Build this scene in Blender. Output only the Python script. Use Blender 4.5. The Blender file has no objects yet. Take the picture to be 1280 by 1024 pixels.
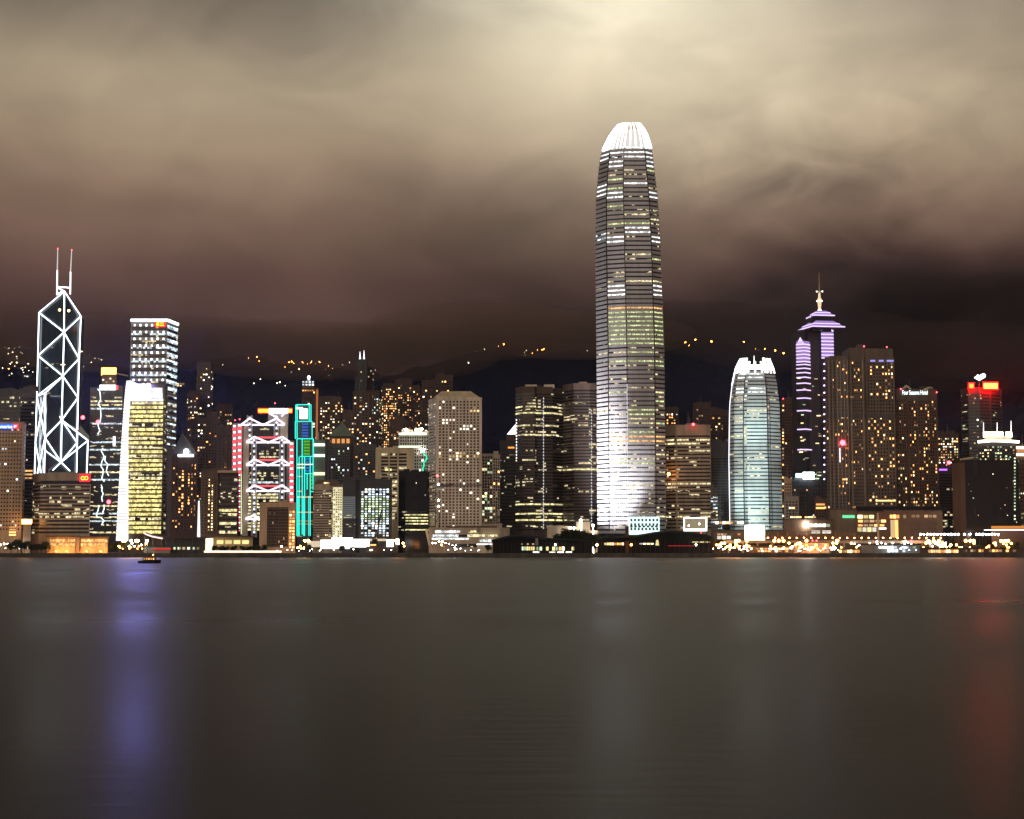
import bpy, math, random
from mathutils import Vector, noise
R = math.radians
random.seed(11)
sc = bpy.context.scene
col = sc.collection

# ------------------------------------------------------------------ camera
F, CXP, CYP, HZ, CAMH = 2000.0, 640.0, 512.0, 685.0, 8.0      # focal length and horizon row in photo pixels
TILT = math.atan((HZ - CYP) / F)
cd = bpy.data.cameras.new('camera'); cam = bpy.data.objects.new('camera', cd); col.objects.link(cam)
cd.sensor_width = 36; cd.sensor_fit = 'HORIZONTAL'; cd.lens = 36 * F / 1280
cd.clip_start = 1; cd.clip_end = 30000
cam.location = (0, 0, CAMH); cam.rotation_euler = (math.pi / 2 + TILT, 0, 0)
sc.camera = cam
CT, ST = math.cos(TILT), math.sin(TILT)

def P(px, py, Y):
    """the point of the place at distance Y seen at photo pixel (px, py)"""
    u, v = (px - CXP) / F, (CYP - py) / F
    d = Vector((u, CT - v * ST, ST + v * CT))
    return Vector((0, 0, CAMH)) + d * (Y / d.y)

def srgb(r, g, b):
    f = lambda c: (c / 255 / 12.92) if c <= 10 else ((c / 255 + .055) / 1.055) ** 2.4
    return (f(r), f(g), f(b), 1)

# ------------------------------------------------------------------ world: night sky with low cloud lit by the city
w = bpy.data.worlds.new('World'); sc.world = w; w.use_nodes = True
nt = w.node_tree; nt.nodes.clear()
def N(t, **k):
    n = nt.nodes.new(t)
    for a, b in k.items(): setattr(n, a, b)
    return n
def L(a, b): nt.links.new(a, b)
def M(op, a, b=None, c=None):
    n = N('ShaderNodeMath', operation=op)
    for i, x in enumerate((a, b, c)):
        if x is None: continue
        if isinstance(x, (int, float)): n.inputs[i].default_value = x
        else: L(x, n.inputs[i])
    return n.outputs[0]
tc = N('ShaderNodeTexCoord'); sx = N('ShaderNodeSeparateXYZ'); L(tc.outputs['Generated'], sx.inputs[0])
az = M('ARCTAN2', sx.outputs[0], sx.outputs[1]); el = M('ARCSINE', sx.outputs[2])
def sky_noise(scale_az, scale_el, detail, seed, rough=.5, dist=0.0):
    c = N('ShaderNodeCombineXYZ'); L(M('MULTIPLY', az, scale_az), c.inputs[0]); L(M('MULTIPLY', el, scale_el), c.inputs[1]); c.inputs[2].default_value = seed
    n = N('ShaderNodeTexNoise'); n.inputs['Scale'].default_value = 1; n.inputs['Detail'].default_value = detail; n.inputs['Roughness'].default_value = rough; n.inputs['Distortion'].default_value = dist
    L(c.outputs[0], n.inputs['Vector']); return n.outputs['Fac']
n1 = sky_noise(4, 9, 2, 3.3, .4, .5)
n2 = sky_noise(10, 19, 4, 8.1, .45, 1.0)
n3 = sky_noise(21, 36, 5, 5.2, .5, .7)
elw = M('ADD', el, M('MULTIPLY', M('SUBTRACT', n1, .5), .06))
ramp = N('ShaderNodeValToRGB'); L(M('DIVIDE', elw, 1.0), ramp.inputs[0])
cr = ramp.color_ramp
stops = [(.0, (20, 14, 19)), (.105, (35, 24, 25)), (.135, (54, 38, 35)), (.17, (85, 62, 55)), (.205, (113, 91, 76)), (.24, (138, 119, 99)), (.28, (150, 135, 113)), (.34, (131, 119, 104)), (.5, (102, 94, 82)), (1.0, (68, 61, 53))]
cr.elements[0].position = 0; cr.elements[0].color = srgb(*stops[0][1]); cr.elements[1].position = 1; cr.elements[1].color = srgb(*stops[-1][1])
for p, c in stops[1:-1]:
    e = cr.elements.new(p); e.color = srgb(*c)
# cloud banks brighter or darker than the rest: (direction in photo pixels, spread, gain)
lobes = [(772, 5, 165, 150, .9), (1100, 90, 190, 130, .7), (120, 165, 260, 100, .42), (0, 0, 330, 80, -.34), (430, 190, 240, 80, .22), (1280, 0, 160, 80, -.15),
         (1040, 245, 75, 45, -.38), (930, 275, 90, 40, .30), (1190, 290, 130, 40, .42), (862, 205, 50, 60, -.22), (640, 300, 150, 50, -.30), (900, 330, 120, 40, .30),
         (1160, 405, 270, 80, -.78), (900, 430, 150, 60, -.35), (385, 410, 100, 45, .75), (90, 345, 140, 55, .40), (560, 410, 110, 50, -.20), (640, 170, 120, 60, .15),
         (945, 445, 45, 35, .35), (380, 450, 90, 14, .6)]
tot = None
for px, py, s1, s2, g in lobes:
    a0, e0 = (px - 640) / F, (HZ - py) / F
    q = M('ADD', M('POWER', M('DIVIDE', M('SUBTRACT', az, a0), s1 / F), 2.0), M('POWER', M('DIVIDE', M('SUBTRACT', elw, e0), s2 / F), 2.0))
    t = M('MULTIPLY', M('POWER', 2.718, M('MULTIPLY', q, -.6)), g)
    tot = t if tot is None else M('ADD', tot, t)
qm = M('ADD', M('POWER', M('DIVIDE', M('SUBTRACT', az, (1030 - 640) / F), 190 / F), 2.0), M('POWER', M('DIVIDE', M('SUBTRACT', elw, (HZ - 235) / F), 100 / F), 2.0))
torn = M('MULTIPLY', M('SUBTRACT', n3, .5), M('ADD', M('MULTIPLY', M('POWER', 2.718, M('MULTIPLY', qm, -.6)), 1.7), .12))       # torn cloud beside the tallest tower
gain = M('MAXIMUM', M('ADD', M('ADD', M('ADD', tot, 1.0), torn), M('MULTIPLY', M('SUBTRACT', n2, .5), .8)), .10)
behind = M('MULTIPLY', M('GREATER_THAN', M('MULTIPLY', sx.outputs[1], -1.0), 0.0), M('MINIMUM', M('MULTIPLY', M('MAXIMUM', M('MULTIPLY', sx.outputs[1], -1.0), 0), 2.0), .9))
vm = N('ShaderNodeVectorMath', operation='SCALE'); L(ramp.outputs[0], vm.inputs[0]); L(gain, vm.inputs['Scale'])
# the pale beam of the crowned tower caught by the cloud right above it
qg = M('ADD', M('POWER', M('DIVIDE', M('SUBTRACT', az, (785 - 640) / F), 180 / F), 2.0), M('POWER', M('DIVIDE', M('SUBTRACT', elw, (HZ + 5) / F), 135 / F), 2.0))
gl = N('ShaderNodeVectorMath', operation='SCALE'); gl.inputs[0].default_value = (.46, .45, .33); L(M('MULTIPLY', M('POWER', 2.718, M('MULTIPLY', qg, -.6)), M('ADD', M('MULTIPLY', n2, .8), .6)), gl.inputs['Scale'])
va = N('ShaderNodeVectorMath', operation='ADD'); L(vm.outputs[0], va.inputs[0]); L(gl.outputs[0], va.inputs[1]); vm = va
# the city glow on the clouds over the near shore, behind the camera
bg_mix = N('ShaderNodeMix', data_type='RGBA'); L(behind, bg_mix.inputs['Factor']); L(vm.outputs[0], bg_mix.inputs['A']); bg_mix.inputs['B'].default_value = srgb(112, 96, 84)
cloud = N('ShaderNodeBackground'); L(bg_mix.outputs['Result'], cloud.inputs['Color']); cloud.inputs['Strength'].default_value = 1.0
SUN_EL, SUN_AZ = 24.0, 197.0
sky = N('ShaderNodeTexSky', sky_type='NISHITA'); sky.sun_disc = False; sky.sun_elevation = R(-6); sky.sun_rotation = R(SUN_AZ)
night = N('ShaderNodeBackground'); L(sky.outputs[0], night.inputs['Color']); night.inputs['Strength'].default_value = .05
add = N('ShaderNodeAddShader'); L(cloud.outputs[0], add.inputs[0]); L(night.outputs[0], add.inputs[1])
wo = N('ShaderNodeOutputWorld'); L(add.outputs[0], wo.inputs['Surface'])

# added sun lamp filling the facades, in place of the lit shore behind the camera
sl = bpy.data.lights.new('facade_fill', 'SUN'); sl.energy = .62; sl.angle = R(40); sl.color = (1, .80, .60)
so = bpy.data.objects.new('facade_fill', sl); col.objects.link(so); so.rotation_euler = (R(90 - SUN_EL), 0, R(-17))

sc.view_settings.view_transform = 'Standard'; sc.view_settings.look = 'None'; sc.view_settings.exposure = 0; sc.view_settings.gamma = 1
sc.render.engine = 'CYCLES'
cy = sc.cycles
cy.max_bounces = 5; cy.diffuse_bounces = 2; cy.glossy_bounces = 4; cy.transmission_bounces = 2; cy.transparent_max_bounces = 8
cy.sample_clamp_indirect = 4; cy.use_denoising = True; cy.use_adaptive_sampling = True; cy.adaptive_threshold = .015
cy.filter_width = 1.5; cy.caustics_reflective = False; cy.caustics_refractive = False
try: cy.denoiser = 'OPENIMAGEDENOISE'
except Exception: pass

# ------------------------------------------------------------------ materials
def newmat(name):
    m = bpy.data.materials.new(name); m.use_nodes = True; m.node_tree.nodes.clear(); return m, m.node_tree
def wallmat(name, c, rough=.7, metal=0.0, var=.25, spec=.4):
    """matt or glossy skin whose own colour drifts a little from panel to panel and streaks with weather"""
    m, t = newmat(name); n = t.nodes; l = t.links
    o = n.new('ShaderNodeOutputMaterial'); b = n.new('ShaderNodeBsdfPrincipled'); l.new(b.outputs[0], o.inputs[0])
    g = n.new('ShaderNodeNewGeometry'); mp = n.new('ShaderNodeMapping'); mp.inputs['Scale'].default_value = (.22, .22, .03); l.new(g.outputs['Position'], mp.inputs[0])
    t1 = n.new('ShaderNodeTexNoise'); t1.inputs['Scale'].default_value = 1; t1.inputs['Detail'].default_value = 5; l.new(mp.outputs[0], t1.inputs['Vector'])
    mr = n.new('ShaderNodeMapRange'); mr.inputs['From Min'].default_value = .3; mr.inputs['From Max'].default_value = .7; mr.inputs['To Min'].default_value = 1 - var; mr.inputs['To Max'].default_value = 1 + var
    l.new(t1.outputs['Fac'], mr.inputs['Value'])
    vs = n.new('ShaderNodeVectorMath'); vs.operation = 'SCALE'; vs.inputs[0].default_value = c; l.new(mr.outputs[0], vs.inputs['Scale']); l.new(vs.outputs[0], b.inputs['Base Color'])
    b.inputs['Roughness'].default_value = rough; b.inputs['Metallic'].default_value = metal; b.inputs['Specular IOR Level'].default_value = spec
    return m
def emis(name, c, s, sample=False, rnd=.0):
    """a lamp, a lit pane or sign, or a lit surface whose light is put in as glow; rnd: how far separate panes differ"""
    m, t = newmat(name); n = t.nodes; l = t.links
    o = n.new('ShaderNodeOutputMaterial'); e = n.new('ShaderNodeEmission'); l.new(e.outputs[0], o.inputs[0]); e.inputs[0].default_value = (*c, 1); e.inputs[1].default_value = s
    if rnd:
        g = n.new('ShaderNodeNewGeometry'); oi = n.new('ShaderNodeObjectInfo'); a = n.new('ShaderNodeMath'); a.operation = 'ADD'; l.new(g.outputs['Random Per Island'], a.inputs[0]); l.new(oi.outputs['Random'], a.inputs[1])
        f = n.new('ShaderNodeMath'); f.operation = 'FRACT'; l.new(a.outputs[0], f.inputs[0])
        pw = n.new('ShaderNodeMath'); pw.operation = 'POWER'; pw.inputs[1].default_value = 1.6; l.new(f.outputs[0], pw.inputs[0])
        mr = n.new('ShaderNodeMapRange'); mr.inputs['To Min'].default_value = s * (1 - rnd); mr.inputs['To Max'].default_value = s * (1 + rnd); l.new(pw.outputs[0], mr.inputs['Value']); l.new(mr.outputs[0], e.inputs[1])
    m.cycles.emission_sampling = 'FRONT' if sample else 'NONE'
    return m
def bandmat(name, c, s, p, cell=2.6, floor=4.2, c2=None):
    """a row of office panes: a share p of them lit, each with its own ceiling lights, the rest dark glass"""
    m, t = newmat(name); n = t.nodes; l = t.links
    o = n.new('ShaderNodeOutputMaterial'); b = n.new('ShaderNodeBsdfPrincipled'); l.new(b.outputs[0], o.inputs[0])
    b.inputs['Base Color'].default_value = (.016, .018, .024, 1); b.inputs['Roughness'].default_value = .18
    g = n.new('ShaderNodeNewGeometry')
    def cells(k, kz, seed):
        mp = n.new('ShaderNodeVectorMath'); mp.operation = 'MULTIPLY_ADD'; mp.inputs[1].default_value = (1 / k, 1 / (k * 3), 1 / kz); mp.inputs[2].default_value = (seed, seed, seed); l.new(g.outputs['Position'], mp.inputs[0])
        fl = n.new('ShaderNodeVectorMath'); fl.operation = 'FLOOR'; l.new(mp.outputs[0], fl.inputs[0])
        wn = n.new('ShaderNodeTexWhiteNoise'); wn.noise_dimensions = '3D'; l.new(fl.outputs[0], wn.inputs['Vector']); return wn.outputs['Value']
    big = cells(cell * 4.0, floor, 3.7); small = cells(cell, floor, 9.1); tiny = cells(cell * .45, floor * .3, 5.5)
    def mm(op, x, y):
        q = n.new('ShaderNodeMath'); q.operation = op
        for i, v in enumerate((x, y)):
            if isinstance(v, float): q.inputs[i].default_value = v
            else: l.new(v, q.inputs[i])
        return q.outputs[0]
    lit = mm('GREATER_THAN', mm('ADD', mm('MULTIPLY', big, .6), mm('MULTIPLY', small, .4)), 1.0 - p)
    st = mm('MULTIPLY', mm('MULTIPLY', lit, mm('ADD', mm('MULTIPLY', small, .75), .25)), mm('MULTIPLY', mm('ADD', mm('MULTIPLY', tiny, 1.1), .35), s))
    b.inputs['Emission Color'].default_value = (*c, 1); l.new(st, b.inputs['Emission Strength'])
    m.cycles.emission_sampling = 'NONE'
    return m
W = dict(
    tan=wallmat('tan_stone', (.56, .40, .27)), tan_dk=wallmat('brown_stone', (.125, .08, .055)), cream=wallmat('cream_stone', (.70, .60, .42)), beige=wallmat('beige_tile', (.44, .36, .28)),
    grey=wallmat('grey_concrete', (.28, .27, .26)), umber=wallmat('umber_tile', (.15, .12, .10)), pale=wallmat('pale_aluminium', (.76, .67, .56), .5), white=wallmat('white_paint', (.75, .74, .70)), brown=wallmat('brown_tile', (.10, .065, .052)),
    maroon=wallmat('maroon_tile', (.075, .042, .036)), dark=wallmat('dark_cladding', (.035, .035, .042), .45), dgrey=wallmat('dark_grey_cladding', (.085, .085, .095), .5), black=wallmat('black_glass', (.010, .011, .015), .12, 0, .3, .5),
    glass=wallmat('dark_blue_glass', (.018, .026, .036), .14, 0, .4, .6), teal=wallmat('teal_glass', (.02, .038, .046), .16, 0, .4, .6), silver=wallmat('silver_cladding', (.50, .50, .56), .4, .2, .12), steel=wallmat('grey_steel', (.36, .37, .40), .42, .3, .15),
    green=wallmat('green_copper', (.16, .22, .19), .6), gold=wallmat('brown_spandrel', (.16, .13, .07)), roof=wallmat('dark_roof', (.05, .05, .055), .8), slate=wallmat('pier_roof', (.012, .017, .017), .8, 0, .3, .1), pierdark=wallmat('pier_timber', (.016, .015, .016), .8, 0, .3, .1), red=wallmat('red_paint', (.45, .03, .025), .5))
PANE = wallmat('dark_pane', (.012, .012, .015), .15, 0, .5, .5)
E = dict(
    warm=emis('lit_warm', (1, .70, .33), 3.0, rnd=.9), white=emis('lit_white', (1, .95, .80), 2.8, rnd=.7), orange=emis('lit_orange', (1, .42, .12), 3.4, rnd=.8), green=emis('lit_greenish', (.80, 1, .62), 1.2, rnd=.7), dim=emis('lit_dim', (1, .62, .34), .5, rnd=.7),
    cool=emis('lit_cool', (.72, .88, 1), 2.2, rnd=.6), yellow=emis('lit_yellow', (1, .82, .32), 1.6, rnd=.5))
BAND = dict(dark=bandmat('band_dark', (1, .85, .5), .8, .17), some=bandmat('band_some', (1, .84, .48), 1.1, .36), most=bandmat('band_most', (1, .86, .46), 1.6, .68), full=bandmat('band_full', (1, .90, .42), 1.7, .97),
            gold=bandmat('band_gold', (1, .83, .28), 1.9, .96, 2.2), lime=bandmat('band_lime', (.86, 1, .42), 1.3, .97, 2.0), cool=bandmat('band_cool', (.80, .95, 1), 1.6, .7), orange=bandmat('band_orange', (1, .52, .16), 2.2, .9), white=bandmat('band_white', (.95, 1, 1), 2.6, 1.0))
LAMP = dict(white=emis('lamp_white', (1, .90, .72), 44, True), orange=emis('lamp_orange', (1, .34, .06), 60, True), cool=emis('lamp_cool', (.75, .90, 1), 26, True), red=emis('lamp_red', (1, .05, .07), 14, True), green=emis('lamp_green', (.2, 1, .55), 8, True))
NEON = dict(white=emis('tube_white', (.86, .94, 1), 4.2, True), cyan=emis('tube_cyan', (.03, .85, .66), 1.7, True), pink=emis('tube_violet', (.80, .60, 1), 1.5, True), soft=emis('tube_soft', (.92, .90, 1), 2.2, True), faint=emis('tube_faint', (.9, .94, 1), .8), blush=emis('tube_blush', (1, .84, .93), 1.9, True), red=emis('tube_red', (1, .10, .12), 1.4, True),
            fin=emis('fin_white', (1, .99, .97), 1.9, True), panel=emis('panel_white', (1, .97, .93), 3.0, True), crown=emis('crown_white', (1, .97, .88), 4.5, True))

# ------------------------------------------------------------------ mesh helpers
class MB:
    def __init__(s): s.v = []; s.f = []; s.m = []
    def quad(s, a, b, c, d, m=0):
        i = len(s.v); s.v += [Vector(a), Vector(b), Vector(c), Vector(d)]; s.f.append((i, i + 1, i + 2, i + 3)); s.m.append(m)
    def poly(s, pts, m=0):
        i = len(s.v); s.v += [Vector(p) for p in pts]; s.f.append(tuple(range(i, i + len(pts)))); s.m.append(m)
    def prism(s, pts, z0, z1, m=0):
        """closed block over a plan outline; z0 and z1 may be one value each or one per corner"""
        n = len(pts); i = len(s.v)
        a = z0 if isinstance(z0, (list, tuple)) else [z0] * n; b = z1 if isinstance(z1, (list, tuple)) else [z1] * n
        s.v += [Vector((p[0], p[1], a[k])) for k, p in enumerate(pts)] + [Vector((p[0], p[1], b[k])) for k, p in enumerate(pts)]
        for k in range(n):
            s.f.append((i + k, i + (k + 1) % n, i + n + (k + 1) % n, i + n + k)); s.m.append(m)
        s.f.append(tuple(i + n + k for k in range(n))); s.m.append(m); s.f.append(tuple(i + n - 1 - k for k in range(n))); s.m.append(m)
    def box(s, x0, x1, y0, y1, z0, z1, m=0): s.prism([(x0, y0), (x1, y0), (x1, y1), (x0, y1)], z0, z1, m)
    def tube(s, p, q, r, r2=None, n=6, m=0):
        p, q = Vector(p), Vector(q); r2 = r if r2 is None else r2; d = (q - p).normalized()
        a = d.orthogonal().normalized(); b = d.cross(a); i = len(s.v)
        for c, rr in ((p, r), (q, r2)):
            for k in range(n):
                t = 2 * math.pi * (k + .5) / n; s.v.append(c + a * (rr * math.cos(t)) + b * (rr * math.sin(t)))
        for k in range(n): s.f.append((i + k, i + (k + 1) % n, i + n + (k + 1) % n, i + n + k)); s.m.append(m)
        s.f.append(tuple(i + n + k for k in range(n))); s.m.append(m); s.f.append(tuple(i + n - 1 - k for k in range(n))); s.m.append(m)
    def ball(s, c, r, m=0, nu=8, nv=5):
        c = Vector(c); i = len(s.v); s.v.append(c + Vector((0, 0, r)))
        for j in range(1, nv):
            for k in range(nu):
                t, u = math.pi * j / nv, 2 * math.pi * k / nu; s.v.append(c + Vector((math.sin(t) * math.cos(u), math.sin(t) * math.sin(u), math.cos(t))) * r)
        s.v.append(c - Vector((0, 0, r))); e = len(s.v) - 1
        for k in range(nu):
            s.f.append((i, i + 1 + k, i + 1 + (k + 1) % nu)); s.m.append(m); s.f.append((e, i + 1 + (nv - 2) * nu + (k + 1) % nu, i + 1 + (nv - 2) * nu + k)); s.m.append(m)
            for j in range(nv - 2):
                a = i + 1 + j * nu; s.f.append((a + k, a + nu + k, a + nu + (k + 1) % nu, a + (k + 1) % nu)); s.m.append(m)
    def facebox(s, f, s0, s1, t0, t1, d0, d1, m=0):
        """a block standing proud of facade face f: s along it, t up, d outward"""
        a = [f.pt(*q) for q in ((s0, t0, d1), (s1, t0, d1), (s1, t1, d1), (s0, t1, d1))]; b = [f.pt(*q) for q in ((s0, t0, d0), (s1, t0, d0), (s1, t1, d0), (s0, t1, d0))]
        i = len(s.v); s.v += a + b
        for q in ((0, 1, 2, 3), (1, 0, 4, 5), (2, 1, 5, 6), (3, 2, 6, 7), (0, 3, 7, 4), (7, 6, 5, 4)): s.f.append(tuple(i + k for k in q)); s.m.append(m)
    def build(s, name, mats, parent=None, **props):
        mats = mats if isinstance(mats, (list, tuple)) else [mats]
        off = wloc(parent) if parent else Vector()
        me = bpy.data.meshes.new(name); me.from_pydata([v - off for v in s.v], [], s.f)
        for m in mats: me.materials.append(m)
        if len(mats) > 1: me.polygons.foreach_set('material_index', s.m)
        me.update()
        o = bpy.data.objects.new(name, me); col.objects.link(o)
        if parent: o.parent = parent
        for k, v in props.items(): o[k] = v
        return o
def wloc(o):
    v = Vector(o.location)
    while o.parent: o = o.parent; v += o.location
    return v
def thing(name, label, cat, loc, group=None):
    o = bpy.data.objects.new(name, None); col.objects.link(o); o.location = loc; o['label'] = label; o['category'] = cat
    o.empty_display_size = 2
    if group: o['group'] = group
    return o
def tag(o, label, cat, group=None):
    o['label'] = label; o['category'] = cat
    if group: o['group'] = group
    return o
def dup(src, loc, label=None, rz=None, scale=None):
    r = src.copy(); col.objects.link(r); r.location = loc
    if label: r['label'] = label
    if rz is not None: r.rotation_euler = (0, 0, rz)
    if scale: r.scale = (scale, scale, scale)
    for ch in list(src.children):
        c = ch.copy(); col.objects.link(c); c.parent = r
        for g in list(ch.children):
            d = g.copy(); col.objects.link(d); d.parent = c
    return r
def letters(txt, name, px0, px1, py0, py1, Y, mat, parent, deep=.3):
    """raised lettering that fills the given field"""
    cu = bpy.data.curves.new('lettering', 'FONT'); cu.body = txt; cu.extrude = .02; ob = bpy.data.objects.new('lettering', cu); col.objects.link(ob)
    bpy.context.view_layer.update()
    me = bpy.data.meshes.new_from_object(ob); bpy.data.objects.remove(ob)
    xs = [v.co.x for v in me.vertices]; ys = [v.co.y for v in me.vertices]; x0, x1, y0, y1 = min(xs), max(xs), min(ys), max(ys)
    a, b = P(px0, py1, Y), P(px1, py0, Y); off = wloc(parent)
    for v in me.vertices:
        u, t, d = (v.co.x - x0) / (x1 - x0), (v.co.y - y0) / (y1 - y0), v.co.z
        v.co = Vector((a.x + (b.x - a.x) * u, Y - (deep if d > 0 else 0), a.z + (b.z - a.z) * t)) - off
    me.materials.append(mat); o = bpy.data.objects.new(name, me); col.objects.link(o); o.parent = parent
    return o

class Face:
    def __init__(s, p0, p1, z0, z1):
        s.p0, s.p1, s.z0, s.z1 = Vector(p0), Vector(p1), z0, z1
        d = s.p1 - s.p0; s.L = d.length; s.u = d / s.L; s.n = Vector((s.u.y, -s.u.x)); s.H = z1 - z0; s.ang = math.atan2(s.u.y, s.u.x)
    def pt(s, a, t, d=0.0):
        q = s.p0 + s.u * a + s.n * d; return Vector((q.x, q.y, s.z0 + t))
GZ = 3.5
PX = lambda Y: Y / F                                    # metres per photo pixel at distance Y
_wm = {}
def pane_mesh(wd, ht, ang, mat):
    k = (round(wd, 2), round(ht, 2), round(ang, 3), mat.name)
    if k not in _wm:
        b = MB(); f = Face((0, 0), (math.cos(ang), math.sin(ang)), 0, 1)
        b.facebox(f, -wd / 2, wd / 2, -ht / 2, ht / 2, -.05, .14)
        me = bpy.data.meshes.new('window'); me.from_pydata(b.v, [], b.f); me.materials.append(mat); _wm[k] = me
    return _wm[k]
class Tower:
    """a building: an Empty at its base with wall, roof and window parts"""
    def __init__(s, name, label, Y, chain, top, wall, depth=32, cat='tower', group=None, ref=None, zb=GZ, cap=True, ztop=None):
        pm = sum(c[0] for c in chain) / len(chain); ref = ref if ref is not None else (top + 665) / 2
        s.Y, s.top = Y, top; s.c = [P(px, ref, Y + dy).xy for px, dy in chain]
        for q, (px, dy) in zip(s.c, chain): q.y = Y + dy
        s.zt = P(pm, top, Y).z if ztop is None else ztop; s.zb = zb
        yb = max(q.y for q in s.c) + depth; xm = (s.c[0].x + s.c[-1].x) / 2 / Y        # plan sheared along the view ray, so side walls stay out of sight
        s.plan = [tuple(q) for q in s.c] + [(s.c[-1].x + xm * (yb - s.c[-1].y), yb), (s.c[0].x + xm * (yb - s.c[0].y), yb)]
        cx = sum(p[0] for p in s.plan) / len(s.plan); cyy = sum(p[1] for p in s.plan) / len(s.plan)
        s.root = thing(name, label, cat, (cx, cyy, zb), group)
        b = MB(); b.prism(s.plan, zb, s.zt); s.wall = b.build('wall', wall, s.root); s.wm = wall
        s.faces = [Face(s.c[i], s.c[i + 1], zb, s.zt) for i in range(len(s.c) - 1)]
        s.wins = []; s.nb = 0; s.brest = []; s.cap = cap
        if cap:
            b = MB(); e = .5; x0, x1 = min(p[0] for p in s.plan), max(p[0] for p in s.plan)
            h = 1.2
            for i in range(len(s.plan)):
                p, q = Vector(s.plan[i]), Vector(s.plan[(i + 1) % len(s.plan)])
                f = Face(p, q, s.zt, s.zt + h); b.facebox(f, 0, f.L, -.6, h, -.5, .25)
            b.build('parapet', wall, s.root)
    def t(s, py):                                       # height above the base of photo row py
        return P(0, py, s.Y).z - s.zb
    def grid(s, fi, nx, pitch, wf=.55, hf=.5, r0=None, r1=662, x0=.04, x1=.96, lit=.1, mats=('warm',), dark=True, litfn=None, dim=0.0):
        """punched windows: nx columns, one row every `pitch` photo pixels between rows r0 and r1"""
        f = s.faces[fi]; r0 = s.top + pitch if r0 is None else r0
        t1, t0 = s.t(r0), s.t(r1); nz = max(1, round((t1 - t0) / (pitch * PX(s.Y)))); ph = (t1 - t0) / nz; pw = f.L * (x1 - x0) / nx
        for k in range(nz):
            for i in range(nx):
                on = litfn(i, k, nx, nz) if litfn else (random.random() < lit)
                if not on and not dark: continue
                m = E[on if isinstance(on, str) else random.choice(mats)] if on else PANE
                s.wins.append((bool(on), f, f.L * x0 + (i + .5) * pw, t0 + (k + .5) * ph, pw * wf, ph * hf, m))
    def bands(s, fi, pitch, hf=.5, r0=None, r1=664, x0=0.02, x1=.98, kinds=('dark',), rowfn=None, name='window_band', proud=.15):
        f = s.faces[fi]; r0 = s.top + pitch if r0 is None else r0
        t1, t0 = s.t(r0), s.t(r1); nz = max(1, round((t1 - t0) / (pitch * PX(s.Y)))); ph = (t1 - t0) / nz
        for k in range(nz):
            kd = rowfn(k, nz) if rowfn else random.choice(kinds)
            if kd is None: continue
            b = MB(); b.facebox(f, f.L * x0, f.L * x1, t0 + (k + .5 - hf / 2) * ph, t0 + (k + .5 + hf / 2) * ph, -.05, proud)
            if s.nb < 96: b.build(name, BAND[kd], s.root); s.nb += 1
            else: s.brest.append((b, BAND[kd]))
    def cols(s, fi, fr, wd, mat, r0=None, r1=668, proud=.6, name='column'):
        f = s.faces[fi]; t1 = s.t(r0) if r0 is not None else f.H; t0 = s.t(r1)
        for a in fr:
            b = MB(); b.facebox(f, f.L * a - wd / 2, f.L * a + wd / 2, t0, t1, -.02, proud); b.build(name, mat, s.root)
    def lump(s, px0, px1, top, mat, name='plant_room', dy=6, dp=14, base=None):
        a, b2 = P(px0, s.top, s.Y + dy).x, P(px1, s.top, s.Y + dy).x; z1 = P(0, top, s.Y).z; z0 = s.zt - .2 if base is None else P(0, base, s.Y).z
        b = MB(); b.box(a, b2, s.Y + dy, s.Y + dy + dp, z0, z1); return b.build(name, mat, s.root)
    def clutter(s):
        """tanks, lift housings and an aerial on a flat roof"""
        rn = random.Random(int(s.top * 10 + s.Y)); x0, x1 = s.c[0].x, s.c[-1].x; y0 = max(q.y for q in s.c)
        for k in range(rn.choice((1, 2, 2, 3))):
            wd = rn.uniform(.12, .3) * (x1 - x0); x = x0 + (x1 - x0 - wd) * rn.uniform(.08, .92); y = y0 + rn.uniform(3, 12); b = MB(); b.box(x, x + wd, y, y + rn.uniform(5, 9), s.zt - .2, s.zt + rn.uniform(2, 5)); b.build('lift_housing', s.wm, s.root)
        if rn.random() < .5:
            x = x0 + (x1 - x0) * rn.uniform(.2, .8); b = MB(); b.tube((x, y0 + 6, s.zt), (x, y0 + 6, s.zt + rn.uniform(7, 15)), .3, .12, 5); b.build('aerial', W['grey'], s.root)
    def done(s, keep=100):
        if s.cap: s.clutter()
        s.wins.sort(key=lambda q: (not q[0], random.random())); off = wloc(s.root)
        for on, f, a, t, wd, ht, m in s.wins[:keep]:
            o = bpy.data.objects.new('window', pane_mesh(wd, ht, f.ang, m)); col.objects.link(o); o.parent = s.root; o.location = f.pt(a, t) - off
            if on and abs(f.ang) < .01: o.scale = (random.choice((.8, 1, 1, 1.25)), 1, random.choice((.85, 1, 1.1)))
        rest = s.wins[keep:]
        if rest:
            mats = []; b = MB()
            for on, f, a, t, wd, ht, m in rest:
                if m not in mats: mats.append(m)
                b.facebox(f, a - wd / 2, a + wd / 2, t - ht / 2, t + ht / 2, -.05, .14, mats.index(m))
            b.build('window_grid', mats, s.root, kind='stuff')
        if s.brest:
            mats = []; b = MB()
            for q, m in s.brest:
                if m not in mats: mats.append(m)
                i = len(b.v); b.v += q.v; b.f += [tuple(i + k for k in x) for x in q.f]; b.m += [mats.index(m)] * len(q.f)
            b.build('window_band_rows', mats, s.root, kind='stuff')
        return s.root
def chain(x0, x1, left=0, right=0, d=30):
    c = []
    if left: c.append((x0, d))
    c.append((x0 + left, 0)); c.append((x1 - right, 0))
    if right: c.append((x1, d))
    return c
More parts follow.
